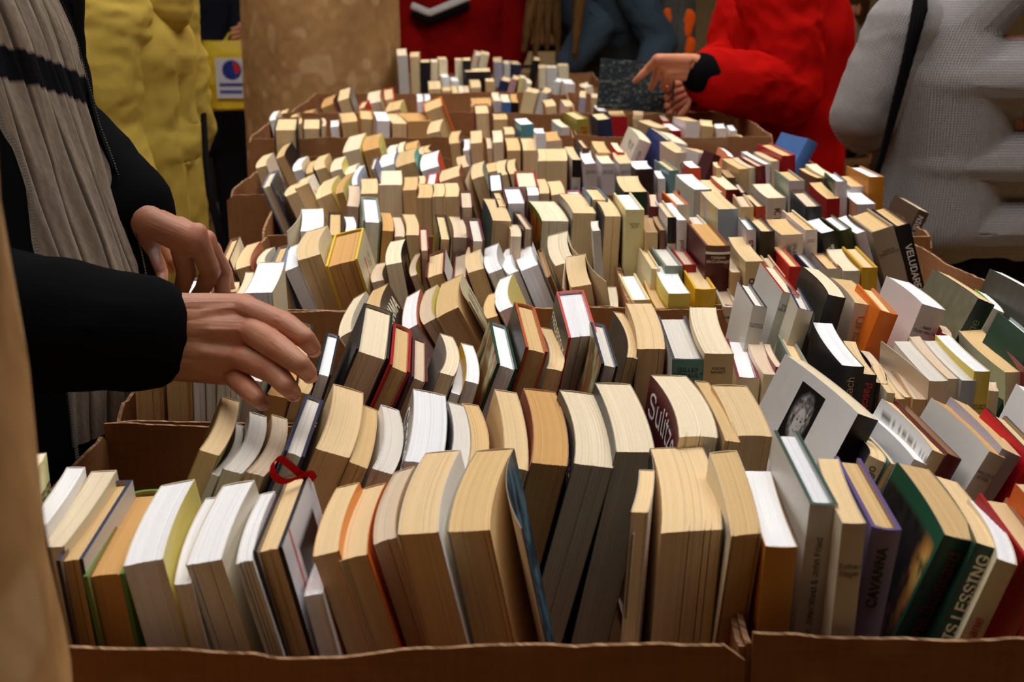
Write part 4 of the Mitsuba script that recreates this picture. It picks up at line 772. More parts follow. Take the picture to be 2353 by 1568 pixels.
S T whitepink Fr / 0.3813 2.6797 1.0933 0.051 -0.034 0.033 0.0304 0.1199 0.1982 -0.055
S C tan Fr / 0.4135 2.6839 1.0823 -0.066 0.006 0.092 0.0268 0.1136 0.192 0.047
S W whitepink Fr / 0.4479 2.7169 1.0742 -0.128 -0.034 -0.04 0.0208 0.12 0.18 -0.007
S W whitepink Fr / 0.4725 2.7081 1.0704 -0.077 -0.022 -0.012 0.0135 0.1192 0.178 0.018
S P redd Fr / 0.3389 2.7964 1.081 -0.02 0.017 -0.041 0.0129 0.1234 0.1909 0.014
S W darkbr Fr / 0.2076 2.8823 1.0911 0.034 0.01 0.054 0.0199 0.1232 0.2007 -0.013
S I greypink Gl / -0.0346 3.1799 1.086 0.058 0.075 0.013 0.0185 0.1258 0.1963 -0.016
S I blue Gl / -0.0131 3.1758 1.0834 0.047 0.064 0.025 0.0214 0.1233 0.1935 -0.008
S O black Gl / 0.0081 3.1772 1.0825 0.03 0.076 0.029 0.0178 0.1257 0.1929 -0.003
S C creamtan Gl / 0.049 3.4281 1.0849 -0.039 0.002 0.199 0.0336 0.1225 0.1949 0.034
S C greywhite Gl / 0.0829 3.3353 1.0923 -0.061 0.025 0.23 0.0196 0.1232 0.2052 0.043
P C orange Gl / 0.0966 3.1753 1.074 0.14 0.045 -0.097 0.0271 0.1043 0.1828 0.08
P C greypink Gl / 0.1437 3.1824 1.0727 0.119 0.034 0.043 0.0239 0.1207 0.1827 0.058
S C lavgrey Gr / 0.1837 3.3153 1.0818 -0.037 0.045 0.054 0.0163 0.1246 0.1918 0.028
S P tan Gr / 0.2162 3.3161 1.0808 -0.031 -0.004 0.035 0.0167 0.1222 0.1901 0.017
S C tan Hl / -0.0601 3.5978 1.0988 0.02 -0.005 -0.014 0.0243 0.128 0.2079 -0.021
S C navy Hl / -0.023 3.9027 1.0754 -0.036 0.011 0.282 0.0254 0.1228 0.1893 0.019
S C pink Hl / 0.0061 3.9028 1.0811 -0.037 0 0.265 0.0203 0.1252 0.1948 0.015
S I straw Hl / 0.0307 3.9017 1.0827 0.015 0.002 0.155 0.0171 0.1174 0.1937 0.002
S I cream Hl / 0.0491 3.7259 1.0828 0.02 0.036 0.176 0.015 0.1245 0.1946 -0.048
S W greywhite Hl / 0.1311 3.7267 1.0877 -0.048 -0.004 0.135 0.0219 0.1239 0.197 0.034
S W whitepink Hr / 0.1641 3.6261 1.0902 0.028 0.019 0.042 0.0294 0.1215 0.1997 -0.026
P I tan Hr / 0.2269 3.7947 1.0668 0.083 0.012 -0.243 0.0263 0.1116 0.1789 0.007
S I greywhite Hl t=ROMAN tv=u tc=redt tx=.6 bx=H hh=.255 / -0.3198 3.7729 1.1585 0.071 0.099 -0.037 0.0286 0.1281 0.2684 -0.032
S C creamtan Hl bx=H hh=.255 / -0.2847 3.7728 1.1549 0.039 0.053 -0.017 0.0263 0.1245 0.2644 -0.009
S C blacknavy Hl bx=H hh=.255 / -0.2541 3.7718 1.1395 0.039 -0.002 -0.007 0.0264 0.1194 0.2496 -0.019
S I cream Hl bx=H hh=.255 / -0.2264 3.7614 1.1408 0.037 0 0.008 0.0196 0.122 0.2511 -0.023
S C cream Hl bx=H hh=.255 / -0.2072 3.8827 1.1392 0.067 0.016 0.016 0.0258 0.1067 0.2497 -0.03
S C cream Hl bx=H hh=.255 / -0.157 3.8149 1.1421 0.032 0.001 -0.023 0.0196 0.1042 0.2522 -0.035
S C black Hl bx=H hh=.255 / -0.1309 3.7531 1.1458 0.028 0.005 -0.013 0.0235 0.1184 0.2556 -0.012
S P creampink Hl bx=H hh=.255 / -0.1082 3.8981 1.1511 0.003 0.048 0.209 0.0169 0.1243 0.2646 -0.01
S C cream Hl bx=H hh=.255 / -0.0823 3.9031 1.1535 0.034 0.017 0.204 0.0244 0.1225 0.2656 0.002
S C black Hl bx=H hh=.255 / -0.0977 3.7054 1.1175 0.005 0.018 -0.013 0.0736 0.1135 0.2294 -0.036
S C lavgrey Il / -0.0473 4.3953 1.0973 0.025 0.066 -0.016 0.0293 0.1247 0.2074 -0.001
S I greywhite Il / -0.0164 4.394 1.0912 0.012 0.027 0.016 0.021 0.1175 0.201 -0.013
S C navy Il / 0.0177 4.397 1.0892 0.036 0.019 0.027 0.0289 0.1269 0.1988 -0.055
S C black Il / 0.0838 4.614 1.0885 -0.016 0.028 0.175 0.0221 0.123 0.1996 0.005
S C cream Il / 0.1039 4.3955 1.0777 -0.016 0.015 -0.005 0.024 0.1224 0.1877 0.009
S I greywhite Il / 0.1367 4.3955 1.0777 -0.013 -0.001 -0.005 0.0371 0.122 0.1875 0.007
S C cream Il / 0.1754 4.3955 1.0848 -0.016 -0.008 -0.02 0.0348 0.1219 0.1935 0.01
'''.strip().splitlines()
ORD = 'first second third fourth fifth sixth seventh eighth ninth tenth eleventh twelfth thirteenth fourteenth fifteenth sixteenth seventeenth eighteenth nineteenth twentieth'.split()
def ordinal(i): return ORD[i] if i < 20 else 'twenty-' + ORD[i - 20]
rows = []
for i, ln in enumerate(BOOKS):
    a, b = ln.split('/'); a = a.split(); rows.append((i, a[0], a[1], a[2], dict(x.split('=', 1) for x in a[4:]), a[3], [float(q) for q in b.split()]))
groups = {}
for r in rows:
    c = next(q for q in CARTONS if q[0] == r[5][0]); mid = (c[1] + c[2]) / 2
    rank = 'front' if r[6][1] + r[6][7] / 2 < mid else 'back'
    groups.setdefault((r[5], rank), []).append(r)
for (bx, rank), rs in sorted(groups.items()):
    rs.sort(key=lambda r: r[6][0] / (r[6][1] + .05))
    side = '' if bx[0] == 'I' else 'left ' if bx[1] == 'l' else 'right '
    for j, (i, kind, tone, cover, opt, _, pose) in enumerate(rs):
        cw, tw = COL[cover][1], TONE[tone][1]
        nm = 'hardback' if kind in 'HG' else 'paperback'
        what = f'{tw}-paged {cw} {nm}' if kind in 'PH' else f'{cw} spined {nm}'
        if 'ribbon' in opt and opt['ribbon'] == 'r': what = 'black-edged hardback with red ribbon'
        if opt.get('pl') == 'portrait': what = 'white paperback with woman photo'
        lab = f'{what}, {ordinal(j)} from left, {rank} row of {NTH[bx[0]]} {side}box'
        key = thing(nm + '_book', lab, 'book', 'second-hand books in the cardboard boxes')
        make_book(key, kind, tone, cover, opt, pose, 1000 + i)
# ---------------------------------------------------------------- people
SPH = trimesh.creation.icosphere(subdivisions=2).vertices
def ball(j):
    r = np.asarray(j[3:], float); r = np.repeat(r, 3) if len(r) == 1 else r
    return SPH * r + np.asarray(j[:3], float)
def chains_mesh(chains, ref=0.02, smooth=12, extra=()):
    parts = [m3.Manifold.hull_points(q) for q in extra]
    for ch in chains:
        if len(ch) == 1: parts.append(m3.Manifold.hull_points(ball(ch[0])))
        for a, b in zip(ch[:-1], ch[1:]): parts.append(m3.Manifold.hull_points(np.vstack([ball(a), ball(b)])))
    m = m3.Manifold.batch_boolean(parts, m3.OpType.Add).refine_to_length(ref).to_mesh()
    tm = trimesh.Trimesh(m.vert_properties[:, :3], m.tri_verts, process=True)
    v0 = tm.vertices.copy(); trimesh.smoothing.filter_taubin(tm, lamb=.5, nu=.52, iterations=smooth)
    tm.vertices = v0 + np.clip(np.nan_to_num(tm.vertices - v0), -ref * .8, ref * .8)
    return tm
def folds(tm, amp, sc, seed=0, sharp=1.0):
    v, n = tm.vertices, tm.vertex_normals; p = v * np.asarray(sc, float) + seed * 3.7
    w = np.stack([meshkit.noise(p * .7 + 11, seed + 1), meshkit.noise(p * .7 + 23, seed + 2), meshkit.noise(p * .7 + 37, seed + 3)], -1)
    a = meshkit.fbm(p + w * 1.1, 3, seed); ridge = 1 - np.abs(2 * a - 1) * 2.2
    d = amp * np.clip(ridge, -1, 1) * sharp + amp * .8 * (meshkit.fbm(p * .5, 2, seed + 5) - .5)
    return trimesh.Trimesh(v + n * d[:, None], tm.faces, process=False)
def cloth_shape(tm, col, bsdf='cloth_plain', var=.05, seed=0):
    c = np.asarray(col)[None] * (1 + var * 2 * (meshkit.fbm(tm.vertices * 16, 2, seed) - .5)[:, None])
    return mikit.ply(tm, bsdf, smooth=True, color=np.clip(c, 0, 1))
SKIN = rgb8(206, 140, 104)
def skin_shape(tm, col=SKIN, red=(), mottled=.10):
    v = tm.vertices; k = meshkit.fbm(v * 55, 3, 4)[:, None]; g = meshkit.fbm(v * 190, 2, 7)[:, None]
    c = np.asarray(col)[None] * (1 + mottled * 2 * (k - .5) + .08 * (g - .5))
    for p, r, s in red:
        w = s * np.exp(-((v - np.asarray(p)) ** 2).sum(1) / r ** 2)[:, None]; c = c * (1 - w) + w * rgb8(190, 92, 76)
    return mikit.ply(tm, 'skin', smooth=True, color=np.clip(c, 0, 1))
def tube(points, r, n=10, closed=False):
    p = np.asarray(points, float); t = np.gradient(p, axis=0); t /= np.linalg.norm(t, axis=1, keepdims=True)
    ref = np.array([0.3, 0.2, .93]); u = np.cross(t, ref); u /= np.linalg.norm(u, axis=1, keepdims=True); w = np.cross(t, u)
    r = np.broadcast_to(np.asarray(r, float).reshape(-1, *([1] if np.ndim(r) < 2 else [2])) if np.ndim(r) == 2 else np.repeat(np.broadcast_to(r, (len(p),))[:, None], 2, 1), (len(p), 2))
    an = np.linspace(0, 2 * math.pi, n, endpoint=False)
    V = p[:, None] + r[:, None, :1] * np.cos(an)[None, :, None] * u[:, None] + r[:, None, 1:] * np.sin(an)[None, :, None] * w[:, None]
    i, j = np.meshgrid(np.arange(len(p) - 1), np.arange(n), indexing='ij'); a, b = i * n + j, i * n + (j + 1) % n
    F = np.stack([a, b, b + n, a + n], -1).reshape(-1, 4); F = np.vstack([F[:, [0, 1, 2]], F[:, [0, 2, 3]]])
    m = len(p) * n; V = np.vstack([V.reshape(-1, 3), p[:1], p[-1:]]); k = np.arange(n)
    F = np.vstack([F, np.stack([k * 0 + m, (k + 1) % n, k], -1), np.stack([k * 0 + m + 1, m - n + k, m - n + (k + 1) % n], -1)])
    return trimesh.Trimesh(V, F, process=False)
def unit(v): v = np.asarray(v, float); return v / np.linalg.norm(v)

def hand_mesh(wrist, mcps, fingers, thumb, forearm, ref=.0032, scale=1.0, bulge=None):
    """One continuous hand: forearm, wrist, palm, four separate fingers and a thumb; each finger is knuckle, joint, joint, tip."""
    s = scale; fr = [(.0112, .0092, .0080, .0066), (.0116, .0096, .0082, .0068), (.0108, .0089, .0077, .0064), (.0094, .0078, .0068, .0057)]
    ch = []; W = np.asarray(wrist, float); f = np.asarray(forearm, float)
    ax = unit(np.mean(mcps, 0) - W); side = unit(np.asarray(mcps[3]) - np.asarray(mcps[0])); side = unit(side - ax * (side @ ax)); up = unit(np.cross(side, ax)); up = up if up[2] > 0 else -up
    wl = [W + side * q * s for q in (-.015, .0, .015)]
    base = [W + ax * .018 * s + side * q * s for q in (-.017, -.006, .007, .018)]
    extra = [np.vstack([ball([*(f + side * q * s), .024 * s]) for q in (-.012, .012)] + [ball([*w_, .0178 * s]) for w_ in wl]), np.vstack([ball([*w_, .0178 * s]) for w_ in wl] + [ball([*b_, .0160 * s]) for b_ in base])]
    for k in range(4):
        ch.append([[*base[k], .0165 * s], [*(np.asarray(mcps[k]) - up * .003 * s), fr[k][0] * 1.08 * s]])
        if k:
            a_, b_ = np.asarray(mcps[k - 1]) - up * .0035 * s, np.asarray(mcps[k]) - up * .0035 * s
            extra.append(np.vstack([ball([*base[k - 1], .0155 * s]), ball([*base[k], .0155 * s]), ball([*a_, .0098 * s]), ball([*b_, .0094 * s])]))
            wa, wb = a_ + (np.asarray(fingers[k - 1][0]) - a_) * .30 - up * .003 * s, b_ + (np.asarray(fingers[k][0]) - b_) * .30 - up * .003 * s
            extra.append(np.vstack([ball([*a_, .0080 * s]), ball([*b_, .0080 * s]), ball([*wa, .0056 * s]), ball([*wb, .0054 * s])]))
        F = [mcps[k], *fingers[k]]
        ch.append([[*p, r * s * (1.07 if i == 1 else 1)] for i, (p, r) in enumerate(zip(F, fr[k]))])
    t = thumb; ch.append([[*t[0], .0155 * s], [*t[1], .0120 * s], [*t[2], .0105 * s], [*t[3], .0080 * s]]); ch.append([[*base[0], .0165 * s], [*t[0], .0155 * s]])
    tm = chains_mesh(ch, ref, 9, extra)
    v, n = tm.vertices.copy(), tm.vertex_normals
    d = np.zeros(len(v))
    def seg(a, b, r, h):
        nonlocal d
        a, b = np.asarray(a), np.asarray(b); q = np.clip(((v - a) @ (b - a)) / ((b - a) @ (b - a) + 1e-12), 0, 1)[:, None]; dist = np.linalg.norm(v - (a + q * (b - a)), axis=1)
        d = d + h * np.exp(-(dist / r) ** 2) * np.clip((n @ up) * 1.4, 0, 1)
    for k in range(4):
        M = np.asarray(mcps[k]) + up * fr[k][0] * s; seg(M, M + ax * .002, .0075 * s, .0021 * s)                       # knuckles
        seg(base[k] * .4 + np.asarray(mcps[k]) * .6 + up * .013 * s, M - ax * .008 * s, .0030 * s, .0016 * s)              # tendons
        P = np.asarray(fingers[k][0]) + up * fr[k][1] * s; seg(P, P, .0065 * s, .0009 * s)
        if k < 3:
            g = (np.asarray(mcps[k]) + np.asarray(mcps[k + 1])) / 2 + up * .008; seg(g - ax * .03 * s, g, .0045 * s, -.0010 * s)
    if bulge:
        for pts in bulge:                                                                                        # veins on the back of the hand
            for a, b in zip(pts[:-1], pts[1:]): seg(a, b, .0020 * s, .0021 * s)
    d += (meshkit.fbm(v * 420, 2, 3) - .5) * .0004
    for k in range(4):                                                                                           # creases across the finger joints
        for jn, am in ((fingers[k][0], .0005), (fingers[k][1], .0004)):
            prev = mcps[k] if jn is fingers[k][0] else fingers[k][0]; axf = unit(np.asarray(jn) - np.asarray(prev)); q = (v - np.asarray(jn)) @ axf
            d -= am * (np.cos(q * 2 * math.pi / .0034) > .55) * np.exp(-(q / .0055) ** 2) * (np.linalg.norm(v - np.asarray(jn), axis=1) < .013)
    return trimesh.Trimesh(v + n * d[:, None], tm.faces, process=False), up, fr
def nails(mb, fingers, up, fr, s=1.0):
    for k in range(4):
        a, b = np.asarray(fingers[k][1]), np.asarray(fingers[k][2]); ax = unit(b - a); u = unit(up - ax * (up @ ax)); sd = np.cross(ax, u); r = fr[k][3] * s
        g = np.linspace(-1, 1, 7); L = np.linspace(-.35, .95, 7)
        U, Vv = np.meshgrid(g, L, indexing='ij'); wd = r * .78 * np.sqrt(np.clip(1 - (np.clip(Vv - .3, 0, 1) / .75) ** 2, .05, 1))
        P = b + ax * (Vv[..., None] * r) + sd * (U * wd)[..., None] + u * (np.sqrt(np.clip(1.06 - (U * .78) ** 2, 0, 2)) * r * np.where(Vv > 0, np.sqrt(np.clip(1.06 - (Vv * .72) ** 2, .1, 2)), 1) + .0003)[..., None]
        i, j = np.meshgrid(np.arange(6), np.arange(6), indexing='ij'); q = i * 7 + j
        mb.mesh(P.reshape(-1, 3), np.vstack([np.stack([q, q + 7, q + 8], -1).reshape(-1, 3), np.stack([q, q + 8, q + 1], -1).reshape(-1, 3)]), rgb8(206, 150, 124))

def frame(f):
    f = unit([f[0], f[1], 0]); return f, np.array([f[1], -f[0], 0.0])          # facing, the person's right
def figure(pos, facing, H, lean=0.0, leanx=0.0):
    """Named joints of a standing figure."""
    f, r = frame(facing); P = np.array([pos[0], pos[1], 0.0]); z = np.array([0, 0, 1.0])
    def at(h, fwd=0, rt=0): return P + z * h * H + f * (fwd + lean * max(0, h - .53) * H) + r * (rt + leanx * max(0, h - .53) * H)
    J = dict(f=f, r=r, at=at, H=H)
    for s, nm in ((1, 'r'), (-1, 'l')):
        J['hip' + nm] = at(.515, 0, s * .052 * H); J['knee' + nm] = at(.285, .012 * H, s * .055 * H); J['ankle' + nm] = at(.045, -.01 * H, s * .058 * H); J['toe' + nm] = at(.018, .105 * H, s * .066 * H)
        J['sho' + nm] = at(.815, -.005 * H, s * .105 * H)
        J['elb' + nm] = at(.63, -.02 * H, s * .125 * H); J['wri' + nm] = at(.485, .03 * H, s * .125 * H)
    J['pelvis'], J['waist'], J['chest'], J['neck'], J['head'] = at(.54), at(.62, .004), at(.735, .0), at(.845, -.005 * H), at(.935, .012 * H)
    return J
def body_chains(J, arms='rl', thin=.84):
    H = J['H']; k = H / 1.75 ; r, f = J['r'], J['f']; c = []
    kt = k * thin
    p, w, ch = J['pelvis'], J['waist'], J['chest']
    for s in (1, -1):
        c.append([[*(p + r * s * .07 * kt), .105 * kt], [*(w + r * s * .06 * kt), .095 * kt], [*(ch + r * s * .075 * kt), .105 * kt], [*(J['shor' if s == 1 else 'shol'] - J['r'] * s * .03 * kt - [0, 0, .02 * kt]), .062 * kt], [*J['neck'], .05 * kt]])
    c.append([[*(p + r * .06 * kt), .1 * kt], [*(p - r * .06 * kt), .1 * kt]]); c.append([[*(ch + r * .07 * kt), .1 * kt], [*(ch - r * .07 * kt), .1 * kt]]); c.append([[*w, .1 * kt], [*ch, .1 * kt]])
    for s in 'rl':
        c.append([[*J['hip' + s], .085 * k], [*J['knee' + s], .056 * k], [*J['ankle' + s], .038 * k]])
        c.append([[*(J['ankle' + s] - [0, 0, .02 * k]), .034 * k], [*J['toe' + s], .026 * k]])
        if s in arms: c.append([[*J['sho' + s], .052 * k], [*J['elb' + s], .040 * k], [*J['wri' + s], .026 * k]])
    hd = J['head']; c.append([[*J['neck'], .055 * k], [*(hd - [0, 0, .03 * k]), .056 * k]])
    c.append([[*(hd + [0, 0, .03 * k] - f * .012 * k), .085 * k, .085 * k, .088 * k]]); c.append([[*(hd + [0, 0, .0] + f * .02 * k), .066 * k], [*(hd - [0, 0, .075 * k] + f * .045 * k), .034 * k]])
    c.append([[*(hd + f * .088 * k + [0, 0, .012 * k]), .010 * k], [*(hd + f * .106 * k - [0, 0, .022 * k]), .014 * k]])                      # nose
    c.append([[*(hd + f * .084 * k - [0, 0, .052 * k] + r * .014 * k), .008 * k], [*(hd + f * .084 * k - [0, 0, .052 * k] - r * .014 * k), .008 * k]])  # lips
    for s in (1, -1): c.append([[*(hd + r * s * .083 * k + [0, 0, .012 * k]), .010 * k, .014 * k, .026 * k], [*(hd + r * s * .085 * k - [0, 0, .018 * k]), .008 * k, .010 * k, .014 * k]])
    return c
def simple_hand(J, s):
    """A relaxed hand at the end of an arm: palm, four curled fingers and a thumb, as chains."""
    w, e = J['wri' + s], J['elb' + s]; ax = unit(w - e); sd = unit(np.cross(ax, J['r'])); k = J['H'] / 1.75; inn = J['r'] * (-1 if s == 'r' else 1); c = []
    for i, q in enumerate((-.026, -.009, .009, .026)):
        b = w + ax * .085 * k - sd * q * k; L = (.068, .076, .070, .056)[i] * k
        c.append([[*(w + ax * .02 * k - sd * q * .7 * k), .017 * k], [*b, .0115 * k], [*(b + ax * L * .55 + inn * .008 * k), .009 * k], [*(b + ax * L * .85 + inn * .03 * k), .0075 * k]])
    c.append([[*(w + ax * .02 * k + sd * .02 * k), .016 * k], [*(w + ax * .06 * k + sd * .045 * k + inn * .012), .0125 * k], [*(w + ax * .095 * k + sd * .05 * k + inn * .02), .009 * k]])
    return c
def head_extras(pk, J, hair, long=0.0):
    hd, f, r, k = J['head'], J['f'], J['r'], J['H'] / 1.75
    eb = MB()
    for s in (1, -1):
        e = hd + f * .082 * k + r * s * .031 * k + [0, 0, .012 * k]; m = trimesh.creation.icosphere(subdivisions=2, radius=.0115 * k)
        d = (m.vertices / (.0115 * k)) @ f; v = m.vertices + e
        eb.v.append(v); eb.c.append(np.where((d > .93)[:, None], rgb8(20, 16, 14), np.where((d > .80)[:, None], rgb8(90, 70, 50), rgb8(226, 220, 212)))); eb.f += (m.faces + eb.n).tolist(); eb.n += len(v)
    put('eyes', eb.shape('skin'), pk)
    ch = [[[*(hd + [0, 0, .052 * k] - f * .022 * k), .093 * k, .093 * k, .078 * k]], [[*(hd + [0, 0, .03 * k] - f * .045 * k), .082 * k], [*(hd - [0, 0, .03 * k] - f * .045 * k), .068 * k]]]
    if long:
        for s in (1, -1): ch += [[[*(hd + r * s * .06 * k - f * .03 * k), .04 * k], [*(hd + r * s * (.055 + .018 * q) * k + f * (.03 * q - .03) - [0, 0, long * .5]), .022 * k], [*(hd + r * s * (.04 + .026 * q) * k + f * (.05 * q - .03) - [0, 0, long * (1 - .08 * (q % 2))]), .006 * k]] for q in range(4)]
    put('hair', cloth_shape(folds(chains_mesh(ch, .014, 4), .006, (60, 60, 12), 3), hair, var=.3), pk)
def trousers(pk, J, col, seed, name='trousers', slim=1.0):
    k = J['H'] / 1.75 * slim; r = J['r']; p = J['pelvis']
    ch = [[[*(p + r * .065 * k + [0, 0, .05]), .12 * k], [*(p - r * .065 * k + [0, 0, .05]), .12 * k]]]
    for s, q in (('r', 1), ('l', -1)): ch.append([[*(p + r * q * .06 * k), .122 * k], [*J['hip' + s], .105 * k], [*J['knee' + s], .078 * k], [*(J['ankle' + s] + [0, 0, .015]), .066 * k]])
    put(name, cloth_shape(folds(chains_mesh(ch, .025), .006, (9, 9, 12), seed), col, seed=seed), pk)
    sh = MB()
    for s in 'rl':
        m = chains_mesh([[[*(J['ankle' + s] - [0, 0, .01]), .043 * k], [*(J['ankle' + s] * [1, 1, 0] + [0, 0, .036]), .036 * k], [*(J['toe' + s] * [1, 1, 0] + [0, 0, .032]), .032 * k]]], .015, 4)
        put('shoe', cloth_shape(m, rgb8(40, 34, 30)), pk)
def torso_chain(J, k, grow, hem, sx=1.0):
    r, at, H = J['r'], J['at'], J['H']; c = []
    for s in (1, -1):
        c.append([[*(at(hem) + r * s * .085 * k * sx), .118 * k + grow], [*(at(.62) + r * s * .075 * k * sx), .112 * k + grow], [*(at(.735) + r * s * .085 * k * sx), .115 * k + grow], [*(at(.805) + r * s * .10 * k), .066 * k + grow], [*(at(.842)), .05 * k + grow]])
    for h in (hem, .62, .735): c.append([[*(at(h) + r * .085 * k * sx), .118 * k + grow], [*(at(h) - r * .085 * k * sx), .118 * k + grow]])
    return c
def sleeve_chain(J, s, r0, r1, r2): return [[[*J['sho' + s], r0], [*J['elb' + s], r1], [*J['wri' + s], r2]]]

# ---- the man in the black jacket, leafing through the boxes at the left
ZL = np.array([(1.43, -2), (1.27, -2), (1.254, -4), (1.222, -4), (1.174, 0), (1.098, 2), (1.042, 1), (.978, 0), (.80, 4)])[::-1]
ZR = np.array([(1.43, -58), (1.33, -58), (1.302, -54), (1.258, -50), (1.218, -54), (1.182, -50), (1.138, -46), (1.114, -42), (1.0, -34), (.80, -40)])[::-1]
MF = unit([.85, -.53, 0]); MR = np.array([MF[1], -MF[0], 0])
def belly(phi, z, out=0.0):
    k = 1 + .06 * np.exp(-((z - 1.08) / .12) ** 2) - .12 * np.clip((z - 1.33) / .1, 0, 1) ** 2
    c = np.stack([-.515 - .20 * np.clip(z - 1.09, 0, None), 1.135 + 0 * z, z], -1)
    return c + MF * ((.135 * k + out) * np.cos(phi))[..., None] + MR * ((.185 * k + out) * np.sin(phi))[..., None]
man = thing('person', 'person in an open black jacket over a grey ribbed top, both hands among the books', 'person')
MJ = figure((-.53, 1.14), MF, 1.75)
for q_, d_ in (('waist', -.01), ('chest', -.05), ('shor', -.08), ('shol', -.08), ('neck', -.085), ('head', -.09)): MJ[q_] = MJ[q_] + [d_, 0, 0]
MJ['elbr'] = np.array([-.60, .90, 1.165]); MJ['wrir'] = np.array([-.30, .943, 1.128]); MJ['elbl'] = np.array([-.50, 1.33, 1.235]); MJ['wril'] = np.array([-.374, 1.236, 1.166])
NEAR = dict(mcps=[[-.2104, .9552, 1.145], [-.2019, .9409, 1.1314], [-.2091, .9342, 1.1122], [-.2195, .9434, 1.0958]],
    fingers=[[[-.1734, .9304, 1.1389], [-.1563, .9140, 1.1330], [-.1530, .9270, 1.1215]], [[-.1737, .9023, 1.1282], [-.1556, .8830, 1.1220], [-.1518, .8960, 1.1110]],
             [[-.1784, .9014, 1.1107], [-.1656, .8810, 1.1060], [-.1640, .8955, 1.0960]], [[-.2012, .9126, 1.0929], [-.1910, .8960, 1.0910], [-.1905, .9100, 1.0830]]],
    thumb=[[-.262, .972, 1.118], [-.232, 1.000, 1.104], [-.208, 1.008, 1.092], [-.190, 1.010, 1.084]])
FAR = dict(mcps=[[-.326, 1.2122, 1.15], [-.3067, 1.2029, 1.1519], [-.3027, 1.2216, 1.142], [-.3008, 1.2385, 1.1289]],
    fingers=[[[-.3257, 1.2305, 1.1089], [-.3353, 1.2443, 1.089], [-.3412, 1.259, 1.0769]], [[-.3008, 1.2274, 1.111], [-.3132, 1.2424, 1.0895], [-.3245, 1.255, 1.0772]],
             [[-.2943, 1.2476, 1.1063], [-.2931, 1.2400, 1.0810], [-.2999, 1.2500, 1.0700]], [[-.2949, 1.2612, 1.1017], [-.2942, 1.2718, 1.0836], [-.2937, 1.2863, 1.0713]]],
    thumb=[[-.3652, 1.2299, 1.145], [-.3721, 1.2667, 1.12], [-.3709, 1.2885, 1.0966], [-.3639, 1.2675, 1.0875]])
_sc = scene
def full_hand(H_, wrist, fore, s=1.0, veins=None, ref=.0032): return hand_mesh(wrist, [np.array(q) for q in H_['mcps']], H_['fingers'], H_['thumb'], fore, ref, s, veins)
W1 = np.array([-.296, .944, 1.128]); W2 = np.array([-.374, 1.236, 1.166])
VE = [[[-.290, .918, 1.150], [-.262, .915, 1.146], [-.245, .914, 1.135], [-.226, .918, 1.134]], [[-.288, .912, 1.130], [-.268, .910, 1.128], [-.250, .908, 1.118], [-.235, .912, 1.121]],
      [[-.262, .915, 1.146], [-.240, .925, 1.152], [-.228, .935, 1.152]], [[-.285, .915, 1.112], [-.262, .910, 1.110], [-.240, .912, 1.105]]]
h1, up1, fr1 = full_hand(NEAR, W1, [-.38, .935, 1.14], veins=VE); h2, up2, fr2 = full_hand(FAR, W2, [-.45, 1.29, 1.215])
bm = chains_mesh(body_chains(MJ, thin=.8), .02, 8)
whole = trimesh.util.concatenate([bm, h1, h2])
RED = [(np.array(q), .011, .55) for q in NEAR['mcps'] + FAR['mcps']] + [(np.array(f[0]), .010, .35) for f in NEAR['fingers'] + FAR['fingers']] + [(np.array(f[2]), .010, .4) for f in NEAR['fingers'] + FAR['fingers']]
put('body', skin_shape(whole, rgb8(176, 120, 92), RED, .14), man)
nb = MB(); nails(nb, NEAR['fingers'], up1, fr1); nails(nb, FAR['fingers'], up2, fr2); put('fingernails', nb.shape('skin'), man)
head_extras(man, MJ, rgb8(60, 46, 36))
def loft(phis, zs, out, ribs=None):
    P, Zz = np.meshgrid(np.linspace(0, 1, phis), zs, indexing='ij'); return P, Zz
# ribbed top
zz = np.linspace(.985, 1.45, 120); pp = np.linspace(math.radians(-80), math.radians(40), 220); Pm, Zm = np.meshgrid(pp, zz, indexing='ij')
rib = np.abs(np.sin(Pm * 185 * .001 * 1000 / 26.0 * math.pi / 1.0)); rib = -.0035 * np.clip(1 - rib / .35, 0, 1)
wob = (meshkit.fbm(np.stack([Pm * 9, Zm * 6, Pm * 0], -1), 3, 2) - .5) * .016
Vt = belly(Pm + .05 * (meshkit.fbm(np.stack([Pm * 2, Zm * 5, Pm * 0 + 4], -1), 2, 8) - .5), Zm, 0.0) + (MF * np.cos(Pm)[..., None] + MR * np.sin(Pm)[..., None]) * (rib + wob)[..., None]
fuzz = meshkit.fbm(np.stack([Pm * 180, Zm * 900, Pm * 0], -1), 2, 4)
stripe_z = 1.318 + .05 * (Pm + .3); dark = ((Zm > stripe_z - .014) & (Zm < stripe_z + .016))
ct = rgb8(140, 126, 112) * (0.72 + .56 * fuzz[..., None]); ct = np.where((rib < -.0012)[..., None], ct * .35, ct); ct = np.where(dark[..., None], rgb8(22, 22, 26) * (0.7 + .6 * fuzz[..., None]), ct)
a, b = np.meshgrid(np.arange(219), np.arange(119), indexing='ij'); q = a * 120 + b
put('ribbed_top', mikit.ply((Vt.reshape(-1, 3), np.stack([q, q + 120, q + 121, q + 1], -1).reshape(-1, 4)), 'cloth_plain', smooth=True, color=ct.reshape(-1, 3)), man)
